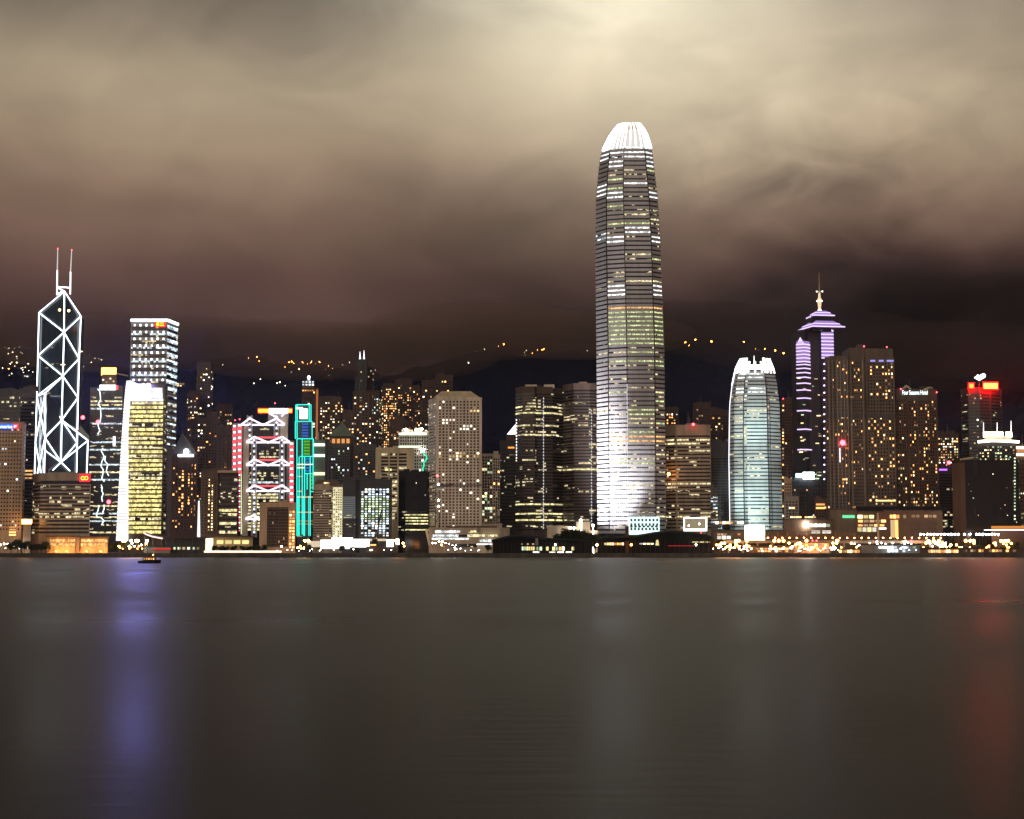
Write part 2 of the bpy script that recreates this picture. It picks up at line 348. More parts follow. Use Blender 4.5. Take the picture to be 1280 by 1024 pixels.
def block(mb, px0, px1, py0, py1, Y, dp, m=0, zb=None):
    """a block sheared along the view ray whose front fills photo pixels px0-px1, rows py0 (top) to py1"""
    a, b = P(px0, py1, Y), P(px1, py0, Y); k = (a.x + b.x) / 2 / Y * dp; mb.prism([(a.x, Y), (b.x, Y), (b.x + k, Y + dp), (a.x + k, Y + dp)], a.z if zb is None else zb, b.z, m)
def beacon(px, py, Y, parent):
    b = MB(); b.ball(P(px, py, Y), .65); return b.build('beacon', LAMP['red'], parent)

# ------------------------------------------------------------------ setting: water, ground, hill
m, t = newmat('harbour_water'); n = t.nodes; l = t.links
o = n.new('ShaderNodeOutputMaterial'); df = n.new('ShaderNodeBsdfDiffuse'); df.inputs['Color'].default_value = (.006, .006, .006, 1)
b = n.new('ShaderNodeBsdfAnisotropic'); b.distribution = 'GGX'; b.inputs['Color'].default_value = (.345, .36, .365, 1)
fz = n.new('ShaderNodeFresnel'); fz.inputs['IOR'].default_value = 1.33; mx = n.new('ShaderNodeMixShader'); l.new(fz.outputs[0], mx.inputs[0]); l.new(df.outputs[0], mx.inputs[1]); l.new(b.outputs[0], mx.inputs[2]); l.new(mx.outputs[0], o.inputs[0])
g = n.new('ShaderNodeNewGeometry')
def wn(sc_, det, seed):
    mp = n.new('ShaderNodeMapping'); mp.inputs['Scale'].default_value = sc_; mp.inputs['Location'].default_value = (seed, seed, 0); l.new(g.outputs['Position'], mp.inputs[0])
    q = n.new('ShaderNodeTexNoise'); q.inputs['Scale'].default_value = 1; q.inputs['Detail'].default_value = det; l.new(mp.outputs[0], q.inputs['Vector']); return q.outputs['Fac']
patch = wn((.004, .02, .1), 4, 7)
mr = n.new('ShaderNodeMapRange'); mr.inputs['From Min'].default_value = .3; mr.inputs['From Max'].default_value = .7; mr.inputs['To Min'].default_value = .27; mr.inputs['To Max'].default_value = .40; l.new(patch, mr.inputs['Value']); l.new(mr.outputs[0], b.inputs['Roughness'])
bp = n.new('ShaderNodeBump'); bp.inputs['Strength'].default_value = .13; bp.inputs['Distance'].default_value = .5; l.new(wn((.16, .55, .1), 5, 2), bp.inputs['Height'])
l.new(bp.outputs[0], b.inputs['Normal'])
SHORE = 1340.0
q = MB(); q.quad((-2500, -60, 0), (2500, -60, 0), (2500, SHORE + 4, 0), (-2500, SHORE + 4, 0)); q.build('water', m, kind='structure')
q = MB(); q.quad((-6000, SHORE + 1, GZ), (6000, SHORE + 1, GZ), (6000, 14000, GZ), (-6000, 14000, GZ)); q.build('ground', wallmat('asphalt', (.06, .058, .055), .8), kind='structure')
q = MB(); q.box(-1500, 1500, SHORE - 1.5, SHORE + 2, -2, GZ + .15); q.build('seawall', wallmat('seawall_stone', (.10, .09, .08), .85, 0, .4), kind='structure')
RIDGE = [(-300, 430), (0, 433), (60, 441), (130, 452), (220, 452), (300, 446), (360, 455), (420, 462), (480, 470), (530, 458), (570, 446), (620, 433), (660, 436), (700, 439), (760, 432), (830, 428), (900, 430), (960, 440), (1040, 455), (1130, 470), (1290, 476), (1600, 470)]
YR = 3500.0
def ridge_z(x):
    px = 640 + x / YR * F
    for (a, r0), (c, r1) in zip(RIDGE, RIDGE[1:]):
        if px <= c:
            k = max(0, min(1, (px - a) / (c - a))); k = k * k * (3 - 2 * k); return P(640, r0 + (r1 - r0) * k, YR).z
    return P(640, 470, YR).z
def hill_z(x, y):
    k = (y - 2150) / (YR - 2150) if y < YR else 1 - (y - YR) / 2600
    k = max(0, min(1, k)); k = k ** 1.15
    z = ridge_z(x * YR / max(y, 2150)) * k
    return GZ + .1 + z + (noise.noise(Vector((x * .006, y * .006, 1.3))) * 45 * k * (1 - k) * 2 + noise.noise(Vector((x * .03, y * .03, 4))) * 9 * min(1, 4 * k) + noise.noise(Vector((x * .1, y * .1, 9))) * 4 * min(1, 4 * k))
q = MB(); nx, ny = 260, 110; X0, X1, Y0, Y1 = -1900, 1900, 2100, 5900
for j in range(ny + 1):
    for i in range(nx + 1):
        y = Y0 + (Y1 - Y0) * (j / ny) ** 1.35; x = (X0 + (X1 - X0) * i / nx) * y / 3500; q.v.append(Vector((x, y, hill_z(x, y))))
for j in range(ny):
    for i in range(nx):
        a = j * (nx + 1) + i; q.f.append((a, a + 1, a + nx + 2, a + nx + 1)); q.m.append(0)
q.build('hill', wallmat('hillside_forest', (.011, .015, .044), .95, 0, .25, .0), kind='structure')
def on_hill(px, py):
    y = 2200.0
    while y < YR + 300:
        p = P(px, py, y)
        if p.z <= hill_z(p.x, y): return p, y
        y += 6
    p = P(px, py, YR); return Vector((p.x, YR, hill_z(p.x, YR))), YR
# ------------------------------------------------------------------ left end of the waterfront
T = Tower('office_block', 'tan office block with small square windows under a blue and red roof sign', 1420, chain(-14, 31, 0, 3), 529, W['tan'], 40)
def lf(i, k, nx, nz):
    if k == nz - 1: return i > 6 and random.random() < .8
    return random.random() < .045
T.grid(0, 11, 4.75, .48, .42, r0=535, r1=664, litfn=lf, mats=('warm', 'white', 'cool'), x0=.0, x1=.97)
T.grid(1, 1, 4.75, .5, .42, r0=535, r1=664, lit=.02)
T.done()
s = thing('roof_sign', 'blue lit roof sign with white lettering and a red end panel', 'sign', P(8, 536, 1418.6))
b = MB(); block(b, -12, 16.2, 530.2, 536, 1418.6, .9); b.build('sign_panel', emis('sign_blue', (.03, .12, 1), 1.8, True), s)
letters('of America', 'lettering', -9, 15.6, 531, 535.4, 1418.4, emis('sign_letters', (.75, .95, 1), 2.6), s)
b = MB(); block(b, 16.6, 22.6, 530.4, 535.6, 1418.6, .9); b.build('emblem', emis('sign_crimson', (1, .05, .12), 2.2, True), s)
b = MB(); b.quad(P(17.4, 534.6, 1418.4), P(20.4, 533.4, 1418.4), P(20.4, 531.4, 1418.4), P(17.4, 532.4, 1418.4)); b.build('emblem_stripe', emis('sign_pink', (1, .8, .9), 2.6), s)

T = Tower('office_tower', 'dark banded tower rising behind the tan block with the blue sign', 1640, chain(-20, 24), 489, W['dgrey'], 30)
T.bands(0, 5.6, .5, r1=560, kinds=('dark', 'dark', 'some')); T.lump(2, 16, 485, W['dgrey']); T.done()
T = Tower('office_tower', 'narrow dark tower between the tan block and the tower of white lit triangles', 1700, chain(22, 41.5), 487, W['dgrey'], 30)
T.bands(0, 4.6, .45, r1=650, rowfn=lambda k, n: 'orange' if 11 <= k <= 13 else ('some' if k == n - 3 else 'dark')); T.lump(34, 43, 481, W['brown']); T.done()

# small floodlit turret at street level
s = thing('turret', 'little orange floodlit turret glowing between two office blocks at street level', 'turret', P(33, 672, 1405))
b = MB(); block(b, 28.5, 38.5, 655, 672, 1405, 8, zb=GZ); b.build('shaft', W['tan'], s)
b = MB(); c = P(33.5, 655, 1409); r = 4.4; b.prism([(c.x + r * math.cos(k * math.pi / 4), 1409 + r * math.sin(k * math.pi / 4)) for k in range(8)], c.z, c.z + 4); b.build('lantern', emis('lantern_orange', (1, .42, .08), 16, True), s)
b = MB(); b.tube((c.x, 1409, c.z + 4), (c.x, 1409, c.z + 8), 5, .3, 8); b.build('roof', W['roof'], s)
for k in range(4):
    b = MB(); z = P(0, 659 + k * 3.2, 1405).z; b.box(P(29.5, 0, 1405).x, P(37.5, 0, 1405).x, 1404.7, 1405.2, z - .6, z + .6); b.build('window', E['orange'], s)

T = Tower('office_block', 'brown office block in stacked stone bands with a red square sign', 1430, [(40.5, 22), (50, 0), (113, 0)], 593, W['beige'], 38)
def rf(k, n): return 'some' if n - 12 < k < n - 4 and k % 1 == 0 and random.random() < .8 else 'dark'
rows = {}
def row_kind(k, n):
    if k not in rows: rows[k] = 'most' if k in (9, 8) and False else ('some' if 4 <= k <= 10 else ('dark' if random.random() < .9 else 'some'))
    return rows[k]
for fi in (0, 1): T.bands(fi, 4.75, .55, r0=601, r1=668, x0=0 if fi else .02, rowfn=row_kind)
b = MB(); f = T.faces[1]; b.facebox(f, 0, f.L, T.t(605), T.t(601), 0, .2); b.build('plant_floor', W['black'], T.root)
T.lump(60, 92, 589.5, W['grey']); T.done()
s = thing('roof_sign', 'red square sign with yellow mark on top corner of the banded block', 'sign', P(106, 598, 1428.5))
b = MB(); block(b, 99.5, 112.6, 593, 602.4, 1428.4, 1); b.build('sign_panel', emis('sign_red', (1, .012, .03), 2.4, True), s)
yl = emis('sign_yellow', (1, .62, .04), 2.4)
for x in (103.4, 107.8):
    b = MB(); c = [P(x + 2 * math.cos(k * math.pi / 5), 597.8 + 2.2 * math.sin(k * math.pi / 5), 1428.1) for k in range(10)]
    for k in range(10): b.tube(c[k], c[(k + 1) % 10], .42, n=4)
    b.build('emblem', yl, s)

# floodlit low hall on the waterfront
s = thing('low_hall', 'low two storey hall glowing orange on the waterfront beside dark trees', 'hall', P(98, 691, 1385))
b = MB(); block(b, 58.5, 95, 671, 691, 1385, 22, zb=GZ); block(b, 95, 99.5, 669.5, 691, 1384, 24, zb=GZ); block(b, 99.5, 135.5, 672, 691, 1385, 22, zb=GZ); b.build('wall', W['tan'], s)
b = MB(); block(b, 57, 100, 669.6, 671, 1383, 26); block(b, 99.5, 137, 670.6, 672, 1383, 26); b.build('roof', W['tan_dk'], s)
for (x0, x1) in ((62, 94), (101, 134)):
    for r0, r1, k in ((674, 677.4, 'orange'), (679.2, 682.4, 'orange')):
        b = MB(); block(b, x0, x1, r0, r1, 1384.7, .5); b.build('window_band', BAND[k], s)
    for k in range(6):
        b = MB(); x = x0 + (x1 - x0) * k / 5; block(b, x - .5, x + .5, 672, 690, 1384.2, .9); b.build('column', W['tan'], s)
for px in (70, 83, 108, 126):
    lo = thing('ground_floodlight', 'small floodlight on the paving washing the low hall in orange', 'floodlight', P(px, 690, 1378).xy.to_3d() + Vector((0, 0, GZ)), 'floodlights in front of the low hall')
    b = MB(); b.box(lo.location.x - .5, lo.location.x + .5, 1377.7, 1378.3, GZ, GZ + .6); b.tube((lo.location.x, 1378, GZ + .5), (lo.location.x, 1378.4, GZ + 1.0), .45, .5); b.build('housing', W['dark'], lo)
    b = MB(); b.ball(lo.location + Vector((0, .5, 1.2)), .5); b.build('lamp', LAMP['orange'], lo)
    ld = bpy.data.lights.new('flood', 'POINT'); ld.energy = 5000; ld.color = (1, .42, .10); ld.shadow_soft_size = .5
    q = bpy.data.objects.new('flood', ld); col.objects.link(q); q.parent = lo; q.location = (0, .5, 2.2)

# ------------------------------------------------------------------ tower of white lit triangles
YB = 1880
A = {k: P(x, y, YB + d) for k, (x, y, d) in dict(
    apex=(81, 364.5, -10), l1=(49.2, 391.2, 18), r1=(101.6, 395.7, 18), c1=(80.5, 415.6, -10), l2=(47.9, 444.9, 18), r2=(99.4, 448.4, 18), c2=(79, 470.3, -10), l3=(46.6, 495.3, 18), r3=(98, 497.3, 18),
    c3=(77.7, 525.4, -10), l5=(43.2, 610, 18), r5=(95.8, 610, 18), c4=(76.8, 578, -10), cb=(76.5, 610, -10), m0=(57.2, 491.5, -26), m1=(56.8, 547.5, -26), mb=(55.4, 610, -26), q1=(57, 470, -10),
    o1=(110.4, 550.8, 10), ob=(108.2, 610, 10), r4=(96.8, 553.5, 18), la=(44.6, 553, 18)).items()}
s = thing('glass_skyscraper', 'glass skyscraper outlined in white lit triangles with two masts on top', 'skyscraper', (P(77, 600, YB).x, YB + 20, GZ))
b = MB()
xl, xc, xr, xm, xo = A['l3'].x, A['c2'].x, A['r3'].x, A['m1'].x, A['o1'].x
b.prism([(xl, YB + 18.6), (xc, YB - 9.4), (xr, YB + 18.6), (xr - 2, YB + 44), (xl + 2, YB + 44)], GZ, [A['l1'].z, A['apex'].z, A['r1'].z, A['r1'].z, A['l1'].z])
b.build('upper_shaft', W['teal'], s)
b = MB(); b.prism([(xl + .9, YB + 19.5), (xm + .4, YB - 24.6), (xc + 1, YB - 8.6), (xc - 3, YB + 20)], GZ, [A['l3'].z - 3, A['m0'].z, A['q1'].z - 40, A['l3'].z - 20]); b.build('lower_shaft', W['teal'], s)
b = MB(); b.prism([(xc + .5, YB - 9.2), (xo, YB + 10), (xo - 1, YB + 40), (xr - 4, YB + 36)], GZ, [A['c3'].z, A['o1'].z, A['o1'].z, A['c3'].z]); b.build('side_shaft', W['teal'], s)
def edge(p, q, r=.66):
    p, q = A[p] + Vector((0, -1.6, 0)), A[q] + Vector((0, -1.6, 0)); b = MB(); b.tube(p, q, r, n=4); b.build('light_line', NEON['white'], s)
for p, q in (('apex', 'l1'), ('apex', 'r1'), ('apex', 'c1'), ('l1', 'c1'), ('r1', 'c1'), ('c1', 'l2'), ('c1', 'r2'), ('l2', 'c2'), ('r2', 'c2'), ('c1', 'c2'), ('c2', 'l3'), ('c2', 'r3'), ('c2', 'q1'), ('c2', 'c3'), ('r3', 'c3'), ('c3', 'm1'), ('c3', 'r4'),
             ('c3', 'c4'), ('c3', 'o1'), ('o1', 'c4'), ('r4', 'c4'), ('m1', 'c4'), ('l1', 'l2'), ('l2', 'l3'), ('l3', 'l5'), ('r1', 'r2'), ('r2', 'r3'), ('r3', 'r5'), ('m0', 'm1'), ('m1', 'mb'), ('o1', 'ob')):
    if (p, q) == ('c2', 'q1'): continue
    edge(p, q)
A['q2'] = P(60, 495, YB - 12)
for k, (x, y, d) in dict(r4=(96.8, 553.5, 0), r3b=(97.2, 541, 1), r5b=(95.8, 610, 0), m2=(56.6, 563, -26), xl_=(66.5, 588, -21), xr_=(88, 589, -5), m1b=(58.6, 545, -25)).items(): A[k] = P(x, y, YB + d)
for p, q in (('m0', 'c2'), ('m2', 'c4'), ('c3', 'r4'), ('r4', 'c4'), ('r3b', 'r5b'), ('c4', 'xl_'), ('c4', 'xr_'), ('c3', 'm1b')): edge(p, q, .6)
for p, q in (('q2', 'c3'), ('m0', 'la'), ('l3', 'm1'), ('la', 'mb'), ('m1', 'l5'), ('l3', 'm0')): edge(p, q, .6)
for x0, y0, y1, y2, x2 in ((71.2, 369, 338, 311, 72.2), (87.8, 368, 340, 312.5, 89.6)):
    b = MB(); b.tube(P(x0, y0, YB), P(x0 + .4, y1, YB), .85); b.build('mast_base', NEON['soft'], s)
    b = MB(); b.tube(P(x0 + .4, y1, YB), P(x2, y2, YB), .7, .5); b.build('mast', emis('mast_glow', (1, .93, .88), .75), s)  # the rod's lit look is put in as a dim glow
    beacon(x2, y2, YB, s); beacon(x0 + .2, y1, YB, s)
for p, q in (((71.3, 358.6), (87.6, 359.8)), ((71.5, 359), (81, 365)), ((71.5, 368), (80, 363.5))):
    b = MB(); b.tube(P(*p, YB), P(*q, YB), .7, n=4); b.build('mast_frame', NEON['white'], s)
for x, y in ((74.5, 387.5), (86, 388.5)):
    b = MB(); b.ball(P(x, y, YB - 12), 1.4); b.build('lamp', emis('lamp_gold', (1, .66, .2), 14, True), s)
for k in range(34):
    x = random.uniform(52, 97); y = random.choice([434, 437, 455, 457, 459, 489, 491, 515, 540, 545, 549, 556, 562, 567, 571, 575])
    t = (x - xc) ; px = P(x, y, YB).x
    yy = YB - 9.4 + 28 * min(1, abs(px - xc) / abs((xl if px < xc else xr) - xc))
    b = MB(); z = P(x, y, YB).z; ww = random.uniform(1, 3.2); b.box(px - ww, px + ww, yy - .8, yy - .2, z - .5, z + .4); b.build('window', random.choice([E['dim'], E['green'], E['warm']]), s)

# ------------------------------------------------------------------ glass tower with zigzag light garlands
T = Tower('glass_tower', 'dark glass tower with zigzag light garlands and an orange crown', 1780, chain(111, 152, 0, 0), 486, W['glass'], 30)
def rk(k, n): return random.choice(['some', 'dark', 'dark', 'cool', 'some', 'most'])
T.bands(0, 4.7, .42, r0=490, r1=668, rowfn=rk)
b = MB(); block(b, 127, 146, 468, 486, 1786, 16); b.build('crown_block', W['tan_dk'], T.root)
b = MB(); block(b, 126.5, 145.5, 459.6, 467.6, 1785, 17); b.build('crown_lantern', emis('crown_orange', (1, .48, .10), 4.5, True), T.root)
b = MB(); b.tube(P(146, 467, 1784), P(160, 470, 1784), .8); b.build('jib', W['tan'], T.root)
for (x, y) in ((128, 474), (132, 477), (137, 472.5), (141, 476)):
    b = MB(); block(b, x, x + 2, y, y + 1.6, 1785.6, .5); b.build('window', E['warm'], T.root)
b = MB(); block(b, 124.5, 144.6, 481.4, 487.4, 1778.4, 1.2); b.build('sign_panel', emis('sign_white', (1, 1, 1), 5, True), T.root)
b = MB(); block(b, 144.8, 148, 481.6, 487.2, 1778.4, 1.2); b.build('sign_end', NEON['red'], T.root)
gar = emis('garland', (.80, .97, 1), 2.2, True)
for (xa, ya, yb) in ((124, 486, 545), (128, 560, 604), (128, 606, 667), (133.4, 570, 600), (122, 632, 650)):
    b = MB(); y = ya; p = None
    while y < yb:
        c = P(xa + random.uniform(-2.4, 2.4), y, 1779); 
        if p is not None and random.random() < .86: b.tube(p, c, .5, n=4)
        p = c; y += random.uniform(3, 6.5)
    b.build('light_garland', gar, T.root)
for (x, y, c) in ((103.5, 522, 'red'), (122.5, 527.5, 'red'), (135.8, 627.5, 'red')):
    b = MB(); b.ball(P(x, y, 1778), 2.2 if c else 1); b.build('lamp', LAMP['red'], T.root)
b = MB(); block(b, 141, 144.4, 545.5, 557, 1778.6, .8); b.build('lit_panel', emis('panel_lilac', (.7, .68, 1), 3, True), T.root)
T.done()

# ------------------------------------------------------------------ square tower with a white roof line
T = Tower('square_skyscraper', 'square grey skyscraper dotted with rows of white lamps under a white roof line', 1950, [(163.4, 0), (208.8, 0), (222, 36)], 400.5, W['steel'], 10, ref=430)
f0, f1 = T.faces
pitch = 8.55
for fi, f in enumerate(T.faces):
    k = 0; y = 406.5
    while y < (560 if fi else 505):
        b = MB(); t = T.t(y + 5.2); b.facebox(f, .6, f.L - .6, t - 1.4, t + 1.3, -.05, .2); b.build('window_band', BAND['dark' if y < 470 else 'some'], T.root)
        b = MB(); t = T.t(y + 2.6); b.facebox(f, .6, f.L - .6, t - 1.2, t + 1.0, -.05, .16); b.build('window_band', BAND['cool' if fi or k % 2 else 'some'], T.root)
        y += pitch; k += 1
fl = emis('facade_lamp', (1, .98, .95), 3.4, rnd=.4); _fm = {}
n_l = 0
y = 406.5
while y < 506:
    for i in range(6):
        a = f0.L * (.10 + .8 * i / 5)
        b = MB(); t = T.t(y); 
        b.facebox(f0, a - .95, a + .95, t - 1.35, t + 1.1, -.05, .5); b.build('facade_lamp', fl, T.root)
    for i in range(4):
        a = f1.L * (.1 + .8 * i / 3); b = MB(); t = T.t(y + .4); b.facebox(f1, a - 3.4, a + 3.4, t - 1.1, t + .8, -.05, .4)
        if y < 490: b.build('facade_lamp', E['cool'], T.root)
    y += pitch
for f in T.faces:
    b = MB(); b.facebox(f, -.5, f.L + .5, f.H - 1.4, f.H + 1.6, .1, 1.0); b.build('roof_line', NEON['white'], T.root)
T.done()
s = thing('facade_sign', 'small red and yellow sign under the white roof line of the square skyscraper', 'sign', P(200, 406, 1948))
b = MB(); block(b, 193.6, 207, 402, 409, 1948, .8); b.build('sign_panel', emis('sign_scarlet', (1, .04, .03), 1.6, True), s)
for x0, x1, y0, y1 in ((195.4, 199, 403, 407.6), (199.8, 205, 403.2, 404.4), (199.8, 205, 406, 407.4)):
    b = MB(); block(b, x0, x1, y0, y1, 1947.6, .3); b.build('emblem', yl, s)

# ------------------------------------------------------------------ golden banded tower with a curved white fin
T = Tower('banded_tower', 'golden banded office tower with a curved white lit fin on one edge', 1560, [(158.5, 0), (204, 0), (208, 20)], 482, W['gold'], 30, ref=580)
T.bands(0, 5.5, .62, r0=501, r1=668, x0=.01, x1=.97, rowfn=lambda k, n: 'gold' if random.random() < .8 else 'most')
T.bands(1, 5.5, .5, r0=505, r1=668, kinds=('dark', 'dark', 'some'))
b = MB()
for k in range(20):
    y0, y1 = 476 + k * 10, 476 + (k + 1) * 10
    xl_ = lambda y: 158.2 - 13.2 * ((y - 476) / 200) ** .75
    xr_ = lambda y: 163.5 - 4.5 * min(1, (y - 476) / 60)
    p = [P(xl_(y1), y1, 1552), P(xr_(y1), y1, 1556), P(xr_(y0), y0, 1556), P(xl_(y0), y0, 1552)]
    i = len(b.v); b.v += p + [v + Vector((0, 26, 0)) for v in p]
    for qd in ((0, 1, 2, 3), (1, 5, 6, 2), (4, 0, 3, 7), (5, 4, 7, 6)): b.f.append(tuple(i + z for z in qd)); b.m.append(0)
b.build('lit_fin', NEON['fin'], T.root)
b = MB()
for k in range(50):
    y = 478 + k * 3.9; x0_, x1_ = 158.2 - 13.2 * (max(0, y - 476) / 200) ** .75, 163.5 - 4.5 * min(1, (y - 476) / 60)
    b.tube(P(x0_, y, 1551.6), P(x1_, y, 1555.6), .32, n=4)
b.build('fin_ribs', W['grey'], T.root)
b = MB(); block(b, 164.4, 187, 480.5, 498.6, 1557.5, 1.6); b.build('sign_panel', emis('sign_blue_white', (.22, .21, 1), 95, True), T.root)
b = MB(); block(b, 187, 203, 485, 498, 1558.4, 1); b.build('sign_side', BAND['white'], T.root)
b = MB(); block(b, 163, 204, 498.8, 501, 1558, 1.4); b.build('cornice_light', NEON['soft'], T.root)
T.done()

# ------------------------------------------------------------------ pointed dark tower, hotel, pavilion
T = Tower('hotel_tower', 'dark slim tower with a pointed roof and a white lit bar near its top', 1480, chain(209, 246, 5, 0, 12), 569, W['maroon'], 30)
T.grid(1, 8, 3.65, .5, .55, r0=580, r1=664, litfn=lambda i, k, nx, nz: ('orange' if random.random() < (.4 if (i % 4) in (1, 2, 3) and 4 < k < 20 else .1) else 0))
T.cols(1, [.02, .14, .26, .39, .52, .64, .77, .89, .98], 1.0, W['maroon'], r0=572)
b = MB(); f = T.faces[1]; b.facebox(f, f.L * .25, f.L * .85, f.H - 1.5, f.H + .6, .1, 1.4); b.build('light_bar', emis('bar_white', (.8, .95, 1), 6, True), T.root)
b = MB(); b.ball(P(232.6, 564.5, 1479), 2.4); b.build('lamp', LAMP['cool'], T.root)
b = MB(); p = [(P(x, 568, 1480).x, y) for x, y in ((214, 1481), (242, 1481), (242, 1508), (214, 1508))]; zb_ = T.zt + .1; ap = P(228, 541, 1494)
for k in range(4): b.poly([(*p[k], zb_), (*p[(k + 1) % 4], zb_), ap])
b.poly([(*p[3], zb_), (*p[2], zb_), (*p[1], zb_), (*p[0], zb_)]); b.build('pointed_roof', W['dgrey'], T.root)
b = MB(); b.tube(ap - Vector((0, 0, 2)), ap + Vector((0, 0, 8)), .35, .1); b.build('finial', W['dgrey'], T.root); T.done()
T = Tower('hotel_block', 'wide brown hotel block with rounded balcony bands and orange windows', 1465, [(250.5, 0), (272, 0), (273.5, 4), (297, 4)], 590.5, W['tan_dk'], 34)
T.grid(0, 5, 3.7, .34, .5, r0=598, r1=668, litfn=lambda i, k, nx, nz: 'warm' if i in (2, 3) and random.random() < .8 else 0)
T.bands(2, 5.3, .6, r0=597, r1=668, rowfn=lambda k, n: ('full' if k in (5,) else random.choice(['dark', 'dark', 'dark', 'most'])))
b = MB(); block(b, 272, 298, 588, 591, 1463, 20); b.build('cornice', W['tan'], T.root); T.lump(252, 270, 587, W['tan_dk']); T.done()
s = thing('light_pylon', 'slim white glowing pylon standing between the pointed tower and the brown hotel', 'pylon', P(248.6, 668, 1462))
b = MB(); b.tube((P(248.6, 668, 1462).x, 1462, GZ), P(248.6, 626, 1462), 1.8, .7, 4); b.build('shaft', emis('pylon_glow', (1, .95, .9), 1.3, True), s)  # floodlighting put into the shaft as its own glow, no lamp
b = MB(); b.box(s.location.x - 2.6, s.location.x + 2.6, 1459.6, 1464.6, GZ, GZ + 1.6); b.build('base', W['grey'], s)

# ------------------------------------------------------------------ exposed steel tower with coat hanger trusses
YH = 1690
s = thing('steel_tower', 'grey bank tower hung from white lit trusses beside red and white striped strips', 'tower', (P(333, 600, YH).x, YH + 20, GZ))
b = MB(); block(b, 309, 358, 529, 600, YH + 3, 40, zb=GZ); b.build('glass_body', W['glass'], s)
b = MB(); block(b, 335, 361, 517, 530, YH + 5, 34); b.build('top_storey', W['grey'], s)
b = MB(); block(b, 303.5, 311.5, 533, 600, YH + 1, 38, zb=GZ); b.build('service_slab', W['pale'], s)
b = MB(); block(b, 289.5, 303.4, 529, 592, YH + 4, 36); b.build('service_tower', W['grey'], s)
b = MB(); block(b, 350, 360, 521, 552, YH + 1.5, 30); b.build('service_slab', W['pale'], s)
b = MB(); block(b, 358, 368, 551, 600, YH + 1, 30, zb=GZ); b.build('service_slab', W['grey'], s)
f = Face(P(314, 600, YH + 3).xy, P(355, 600, YH + 3).xy, GZ, 200)
for k, y in enumerate([532, 536, 541, 559, 563, 567, 571, 588, 591.5, 595, 599, 603, 607, 618, 622, 626, 630, 634, 638, 642, 646, 650, 654, 658, 662]):
    b = MB(); z = P(0, y, YH).z; b.box(P(314, 0, YH).x, P(355, 0, YH).x, YH + 2.6, YH + 3.2, z - 1.0, z + 1.0); b.build('window_band', BAND['most' if 615 < y else random.choice(['some', 'some', 'cool', 'dark'])], s)
mast_m = wallmat('mast_aluminium', (.62, .62, .66), .4, .2, .1)
def ladder(px, y0, y1, wd=5.4):
    b = MB(); 
    for x in (px - wd / 2, px + wd / 2): b.tube(P(x, y1, YH), P(x, y0, YH), .8, n=6)
    y = y0 + 2
    while y < y1: b.tube(P(px - wd / 2, y, YH), P(px + wd / 2, y, YH), .7, n=4); y += 3.6
    b.build('mast', mast_m, s)
    y = y0 + 4
    while y < y1 - 3:
        b = MB(); b.ball(P(px, y, YH - 1), .95); b.build('mast_lamp', NEON['soft'], s); y += 7.2
ladder(312, 519, 548); ladder(345.7, 517, 546)
ladder(317.6, 546, 672); ladder(352.6, 546, 628)
def truss(m1, m2, yt, yb, out=9.5, red=True):
    mid = (m1 + m2) / 2
    for mx, sgn in ((m1, 1), (m2, -1)):
        inn = mid - sgn * 1.6; ou = mx - sgn * out
        for p, q in (((mx, yt), (inn, yb)), ((mx, yt), (ou, yb)), ((mx - sgn * 1, yb + .6), (ou, yb + .4)), ((mx + sgn * 3, yb + .6), (inn, yb + .4))):
            b = MB(); b.tube(P(*p, YH - 1.5), P(*q, YH - 1.5), .95, n=5); b.build('truss_bar', NEON['blush'], s)
    b = MB(); b.ball(P(mid, yb + .4, YH - 1.5), 1.4); b.build('truss_joint', NEON['fin'], s)
    if red:
        b = MB(); b.tube(P(m1 + 1, yt + 1, YH - .6), P(m2 - 1, yt + 1, YH - .6), 1.0, n=4); b.build('red_bar', NEON['red'], s)
truss(312, 345.7, 523, 530.6, 10, False); truss(317.6, 352.6, 546, 552.6); truss(317.6, 352.6, 574.2, 581); truss(317.6, 352.6, 606.6, 613.4)
for p, q in (((317.6, 644), (307, 648.4)), ((317.6, 644), (325, 649.4)), ((307, 649), (325, 649)), ((336, 516.4), (344, 521)), ((356, 516), (352, 520.5))):
    b = MB(); b.tube(P(*p, YH - 1.5), P(*q, YH - 1.5), .9, n=5); b.build('truss_bar', NEON['blush'], s)
for x0, x1, ya, yb in ((290.4, 295.6, 531, 591), (296.6, 302.4, 530, 591), (361.4, 367.4, 553, 629)):
    y = ya; k = 0
    while y < yb:
        b = MB(); ins = .9 if k % 2 == 0 else 0; block(b, x0 + ins, x1 - ins, y + ins * .4, y + 3.4 - ins * .4, YH + .4, .5); b.build('striped_panel', NEON['blush'] if k % 2 == 0 else NEON['red'], s); y += 3.9; k += 1
for k in range(22):
    b = MB(); b.ball(P(299.4, 594 + k * 3.3, YH), .9); b.build('edge_lamp', NEON['red'] if k % 2 else NEON['soft'], s)
b = MB(); b.tube(P(301.6, 592, YH - .5), P(301.6, 668, YH - .5), .5, n=4); b.build('edge_tube', emis('tube_lemon', (.9, 1, .55), 1.1), s)
for x, y in ((293.8, 513.4), (299.6, 512.2), (308.5, 514.3), (343.8, 504)): beacon(x, y + (12 if x < 310 else 0), YH + 6, s)
s2 = thing('roof_sign', 'long rooftop sign, white in the middle with orange and red ends', 'sign', P(343, 513.5, YH + 4))
b = MB(); block(b, 336.4, 360, 510.6, 516.2, YH + 3, 2); b.build('sign_panel', emis('sign_icy', (.95, 1, 1), 7, True), s2)
